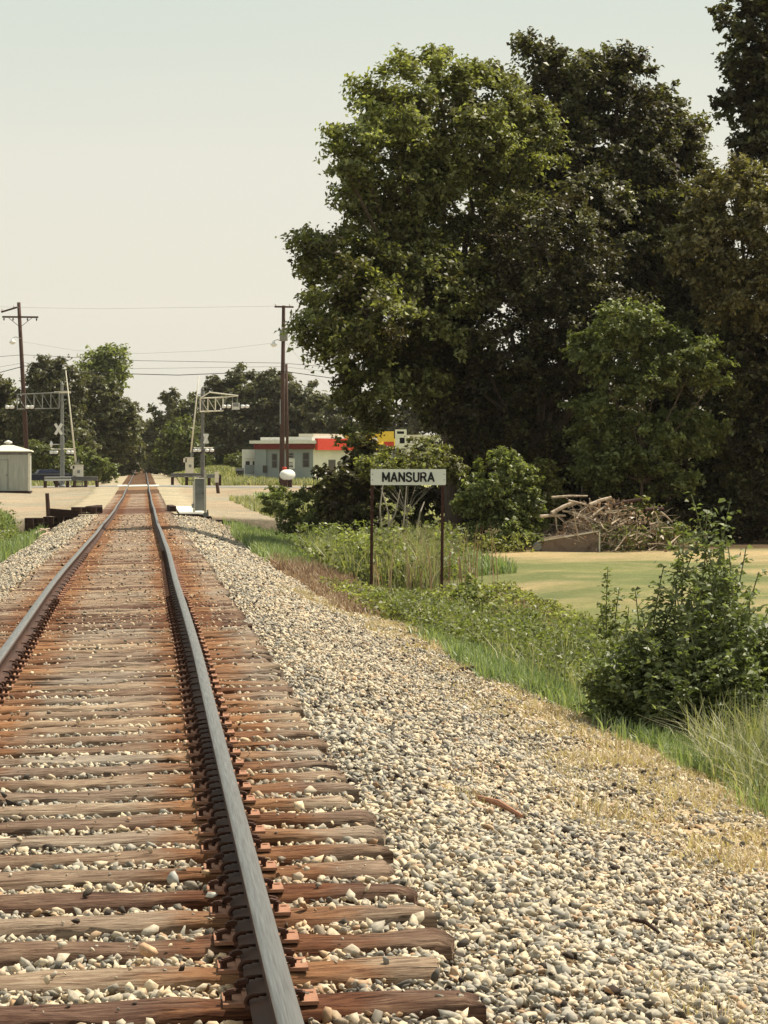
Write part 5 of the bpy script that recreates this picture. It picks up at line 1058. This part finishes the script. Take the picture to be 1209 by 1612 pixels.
weeds('weeds', 'dusty green weeds in front of the sign posts', 520, 3.6, 7.4, 38, 52, .08, .20, .075, M['leaf_mid'], lambda x, y: (x > 3.75 + .35 * clump(x, y)), 44, tb=.15)
x, y = area(7000, 4.3, 8.2, 25, 46, lambda x, y: (x > green_x(y) + .5 * clump(x, y)) & (x < 5.3 + (46 - y) * .13) & (clump(x, y, 2.3) > -.1))
blades('wild_grass', 'wild grass stalks scattered through the low weeds', x, y, rng.uniform(.18, .55, len(x)), .014, M['grass_mix'], lean=.5)
# dry reddish weeds and tall grass round and behind the sign
x, y = area(42000, 3.0, 7.6, 40, 62, lambda x, y: (x > 3.3 + .5 * clump(x, y)) & (x < 4.6 + (62 - y) * .03 + clump(x, y, 1.4)) | ((y < 49) & (x > 4) & (x < 7)))
blades('dry_weeds', 'reddish dry weeds around the sign posts', x, y, rng.uniform(.06, .18, len(x)) * (1 + 1.2 * sstep(YS - 1, YS + 3, y)), .022, M['dry_leaf'], lean=.6)
def tallf(x, y): return (x < .113 * y + .2 + .4 * clump(x, y, 2)) & (y > YS + 2.6 + 2.2 * clump(x, y, 1.3)) & (x > 4.5 + .4 * clump(x, y) + np.clip((56 - y) * .03, 0, 1)) & (x < 7.6 + .7 * clump(x, y, 1.7)) & (clump(x, y, 2.6) > -.45)
x, y = area(20000, 4.0, 8.5, 50, 70, tallf)
blades('tall_grass', 'tall green and straw grass standing behind the name board', x, y, rng.uniform(.35, 1.05, len(x)) * (1 + .5 * clump(x, y, 2)), .022, M['grass_mix'], lean=.42, tint=np.clip(rng.random(len(x)) * .6 + .2 + .5 * clump(x, y, 1.1), 0, 1))
x, y = area(1300, 4.9, 7.6, YS + .6, 62, lambda x, y: clump(x, y, 4) > .1)
blades('reed_stalks', 'brown and straw stalks sticking up in the tall grass', x, y, rng.uniform(.6, 1.35, len(x)), .020, M['dry_leaf'], lean=.3)
weeds('weeds', 'green leafy weeds topping the tall grass in front of the wood', 330, 4.2, 9.2, 55, 70, .25, 1.15, .12, M['leaf_light'], lambda x, y: (x < .113 * y + .5 + .5 * clump(x, y)) & (x > 4.4) & (clump(x, y, 1.5) > -.35), 90, rad=.4, tb=-.02)
weeds('weeds', 'brownish weeds along the back edge of the lawn', 70, 7.6, 10.6, 69.5, 72, .15, .5, .11, M['leaf_mid'], None, 60, rad=.3, tb=.2)
# green verge towards the creek and beyond
x, y = area(60000, 3.0, 8.5, 58, 98, lambda x, y: (x > 3.35 + .5 * clump(x, y)) & (creek(x, y) < .5))
blades('verge_grass', 'green grass falling to the creek right of the ballast', x, y, rng.uniform(.10, .42, len(x)), .03, M['grass_green'], lean=.45)
x, y = area(22000, -6.5, -2.75, 50, 103.6, lambda x, y: (x < -2.95 + .4 * clump(x, y)) & (creek(x, y) < .75))
blades('bank_grass', 'bright green grass on the creek bank left of the tracks', x, y, rng.uniform(.15, .5, len(x)), .035, M['grass_green'], lean=.45)
weeds('weeds', 'leafy green weeds on the left creek bank', 240, -7, -3.2, 60, 98, .15, .5, .09, M['leaf_light'], lambda x, y: creek(x, y) < .75, 60, rad=.3, tb=-.1)
weeds('weeds', 'taller green weeds mounded at the left edge before the timber wall', 200, -9, -3.7, 74, 100, .45, .95, .10, M['leaf_light'], lambda x, y: (creek(x, y) < .6) & (x < -3.3 - .02 * (y - 74)), 110, rad=.42, tb=0)
x, y = area(16000, 5.4, 12, 105, 160, lambda x, y: clump(x, y, .8) > -.1)
blades('roadside_grass', 'patchy green roadside grass on the dirt beyond the creek', x, y, rng.uniform(.12, .45, len(x)), .05, M['grass_mix'], lean=.45)
x, y = area(500, 7.0, 8.6, 152, 162)
blades('weed_patch', 'small dark green weed patch on the gravel near the leaning post', x, y, rng.uniform(.2, .5, len(x)), .08, M['grass_green'], lean=.5)
x, y = area(30000, 3.6, 16, 224, 330, lambda x, y: clump(x, y, .5) > -.25)
blades('slope_grass', 'yellow green grass on the rise beyond the crossing right of the tracks', x, y, rng.uniform(.25, .7, len(x)), .09, M['grass_mix'], lean=.4)
x, y = area(26000, -16, -3.8, 212, 330, lambda x, y: clump(x, y, .5) > -.2)
blades('far_grass', 'pale green grass beyond the crossing left of the tracks', x, y, rng.uniform(.2, .6, len(x)), .09, M['grass_mix'], lean=.4)

# ------------------------------------------------------------------ brush pile at the edge of the lawn
def brush():
    r = random.Random(4); c = onground(950, 866); b = MB(); base = Vector((c.x, c.y, gz(c.x, c.y)))
    for i in range(430):
        u = r.gauss(.1, .72); v = r.gauss(0, .5); hmax = (1.25 * math.exp(-((u + .2) / .55) ** 2) + .75 * math.exp(-((u - .8) / .5) ** 2) + .5 * math.exp(-((u + 1.1) / .4) ** 2) + .1) * (.8 + .35 * math.sin(u * 9)); x_ = u * 1.45 + .12; z_ = r.uniform(.03, hmax); L_ = r.uniform(.3, 1.3) * (1.6 if r.random() < .15 else 1); a_ = r.gauss(.1, .45) * (1 if r.random() < .6 else 2.2); rz_ = r.uniform(-1.3, 1.3)
        d = Vector((math.cos(a_) * math.cos(rz_), math.cos(a_) * math.sin(rz_), math.sin(a_))); p = base + Vector((x_, v * 1.1, z_)); k_ = Vector((r.gauss(0, .06), r.gauss(0, .06), r.gauss(0, .06))); p0 = p - d * L_ / 2
        if p0.z < base.z: p0.z = base.z + .02
        b.tube([p0, p + k_, p + d * L_ / 2], [r.uniform(.006, .026) * (1.8 if r.random() < .18 else 1), .012, .005], 4)
    o = b.build('brush_tangle', M['dead_wood']); tag(o, 'tangle of dead branches and twigs heaped at the edge of the lawn', 'brush', kind='stuff')
    n = 1700; u = rng.normal(0, .6, n); hmax = 1.3 * np.exp(-(u / .9) ** 2) + .1; P = np.stack([base.x + u * 1.5 + .2, base.y + rng.normal(0, .55, n), base.z + rng.random(n) * hmax], -1)
    o = foliage('dead_leaves', P, rng.uniform(.06, .16, n), M['dry_leaf'], None, up=.4); tag(o, 'withered brown leaves caught in the brush pile', 'leaves', kind='stuff')
    BG = None
    for (xa, ya, xb, yb, r0, mt, lb, Y_) in ((868, 783, 925, 781, .035, 'dead_wood', 'pale straight plank edge, highest on the left of the brush pile', -.2), (868, 808, 905, 790, .06, 'dead_wood', 'thick pale log slanting up in the upper left of the brush pile', -.6), (928, 795, 962, 783, .055, 'dead_wood', 'thick branch slanting up right at the top of the brush pile', -.6), (850, 813, 890, 812, .045, 'dead_wood', 'level branch at the left middle of the brush pile', -.7), (930, 815, 952, 797, .04, 'dead_wood', 'short pale branch leaning in the center of the brush pile', -.7), (960, 861, 975, 842, .035, 'dead_wood', 'thin forked branch leaning at the foot of the brush pile', -.9), (965, 797, 1010, 786, .07, 'dark_wood', 'dark charred log across the top right of the brush pile', -.4), (1015, 803, 1045, 801, .05, 'post_brown', 'reddish brown board at the far right of the brush pile', -.2), (1040, 806, 1058, 822, .03, 'dead_wood', 'pale stick slanting down at the right end of the brush pile', -.3), (895, 788, 938, 800, .03, 'dead_wood', 'thin stick crossing the pile just below its top', -.75)):
        p0, p1 = at(xa, ya, c.y + Y_), at(xb, yb, c.y + Y_ + .3); m_ = p0.lerp(p1, .5) + Vector((0, 0, .02)); o = MB().tube([p0, m_, p1], [r0, r0 * .9, r0 * .7], 7).build('branch', M[mt]); tag(o, lb, 'branch')
    # old metal box
    Yb = c.y - 1.0; p0, p1, q0, q1 = at(845, 869, Yb), at(946, 869, Yb), at(847, 852, Yb), at(943, 836, Yb); g = gz((p0.x + p1.x) / 2, Yb); root = empty('rusty_box', ((p0.x + p1.x) / 2, Yb, g)); tag(root, 'long tilted rusty metal box lying at the foot of the brush pile', 'metal box'); cx = root.location.x
    b = MB(); dpt = .7; L0, L1 = q0.x - cx, q1.x - cx; z0, z1 = q0.z - g, q1.z - g; b.add([(L0 + .1, 0, -.02), (L1 + .02, 0, -.02), (L1, 0, z1), (L0, 0, z0), (L0 + .1, dpt, -.02), (L1 + .1, dpt, -.02), (L1 + .08, dpt, z1 + .03), (L0 + .05, dpt, z0 + .05)], [(0, 1, 2, 3), (5, 4, 7, 6), (1, 5, 6, 2), (4, 0, 3, 7), (0, 4, 5, 1), (3, 2, 6, 7)]); b.build('body', mottled('rusty_sheet', (.10, .055, .040), (.22, .16, .12), 3, .85, 0, None, .3, .01, (.07, .035, .025)), root)
    b = MB(); d = Vector((L1 - L0, 0, z1 - z0)); b.box(((L0 + L1) / 2, -.012, (z0 + z1) / 2), (d.length + .06, .03, .035), ry=-math.atan2(d.z, d.x)); b.box((L1 + .01, -.012, z1 / 2), (.04, .03, z1 + .02)); b.build('rim', M['cream'], root)
    b = MB(); b.lathe([(.10, 0), (.13, .03), (.10, .06)], 14, (L0 - .03, -.06, .14), 'Y'); b.build('end_ring', M['steel_grey'], root)
brush()
weeds('weeds', 'green weeds growing through the right side of the brush pile', 26, 12.4, 15.2, 70.2, 72, .25, .8, .10, M['leaf_light'], None, 70, rad=.3, tb=-.1)

# ------------------------------------------------------------------ small things on the ballast
def stick(xa, ya, xb, yb, r0, mat, lb, name='stick', cat='stick', lift=.02):
    p0, p1 = onground(xa, ya), onground(xb, yb); p0.z += lift + .02; p1.z += lift + .02; m_ = p0.lerp(p1, .45) + Vector((.01, 0, .015)); o = MB().tube([p0, m_, p1], [r0 * .7, r0, r0 * .6], 7).build(name, M[mat]); tag(o, lb, cat)
stick(750, 1266, 822, 1297, .019, 'rust', 'reddish brown stick lying on the stones right of the ties')
stick(758, 1238, 760, 1214, .006, 'dead_wood', 'short dark twig standing up from the ballast')
stick(990, 1462, 1040, 1485, .010, 'dark_wood', 'dark twig lying on the lower right stones')
def chunk(px, py, size, rz_, lb, mat='dark_wood', lift=.03, name='wood_scrap', cat='scrap'):
    q = onground(px, py); r = np.random.default_rng(int(px)); b = MB(); b.box((0, 0, 0), size, taper=.75); o = b.build(name, M[mat], None, loc=(q.x, q.y, q.z + lift)); o.rotation_euler = (r.normal(0, .12), r.normal(0, .1), rz_); me = o.data
    for v in me.vertices: v.co *= r.uniform(.8, 1.15)
    tag(o, lb, cat); return o
chunk(740, 1060, (.34, .14, .10), -.5, 'dark broken piece of tie at the edge of the stones and grass')
chunk(592, 1372, (.0, .0, .0), 0, 'x') if False else None
def big_rock(px, py, zoff, sz, rgb, lb, onTie=True):
    Zp = -.19 + zoff; p = G(px, py, Zp); v_ = VAR[int(px) % 40] * np.array(sz); me = np_mesh('rock', v_, ICO_F, None); mt, t, pr = new_mat('rock_' + str(int(px)), .9, rgb); n = noise(t, 40, 5, texco(t)); r_ = ramp(t, n.outputs[0], [(.3, tuple(c * .7 for c in rgb)), (.7, tuple(min(1, c * 1.2) for c in rgb))]); t.links.new(r_.outputs[0], pr.inputs['Base Color']); bump(t, pr, n.outputs[0], .5, .004); me.materials.append(mt)
    o = bpy.data.objects.new('rock', me); link(o); o.location = p; tag(o, lb, 'rock')
big_rock(237, 1494, .05, (.045, .035, .035), (.66, .42, .25), 'large orange tan rock sitting on a tie left of the near rail')
big_rock(672, 1484, .0, (.028, .03, .035), (.66, .38, .22), 'pointed salmon rock beside the tie ends on the right')
big_rock(270, 1386, .02, (.050, .035, .04), (.40, .39, .35), 'large flat grey rock between ties left of the near rail')
big_rock(338, 1408, .05, (.035, .028, .015), (.60, .58, .50), 'flat pale rock lying on a tie plate left of the near rail')
big_rock(605, 1243, -.1, (.035, .03, .03), (.72, .52, .34), 'orange cream rock on the ballast right of the tie ends')

# ------------------------------------------------------------------ thin summer haze
b = MB(); b.box((0, 2470, 29), (3590, 5055, 66)); hz = b.build('haze', None)
hm = bpy.data.materials.new('haze'); hm.use_nodes = True; ht = hm.node_tree; ht.nodes.remove(ht.nodes['Principled BSDF']); pv = ht.nodes.new('ShaderNodeVolumePrincipled'); pv.inputs['Color'].default_value = (.96, .90, .82, 1); pv.inputs['Density'].default_value = .00008; pv.inputs['Anisotropy'].default_value = .3
ht.links.new(pv.outputs[0], ht.nodes['Material Output'].inputs['Volume']); hz.data.materials.append(hm); tag(hz, 'thin warm summer haze over the whole scene', 'haze', kind='stuff')
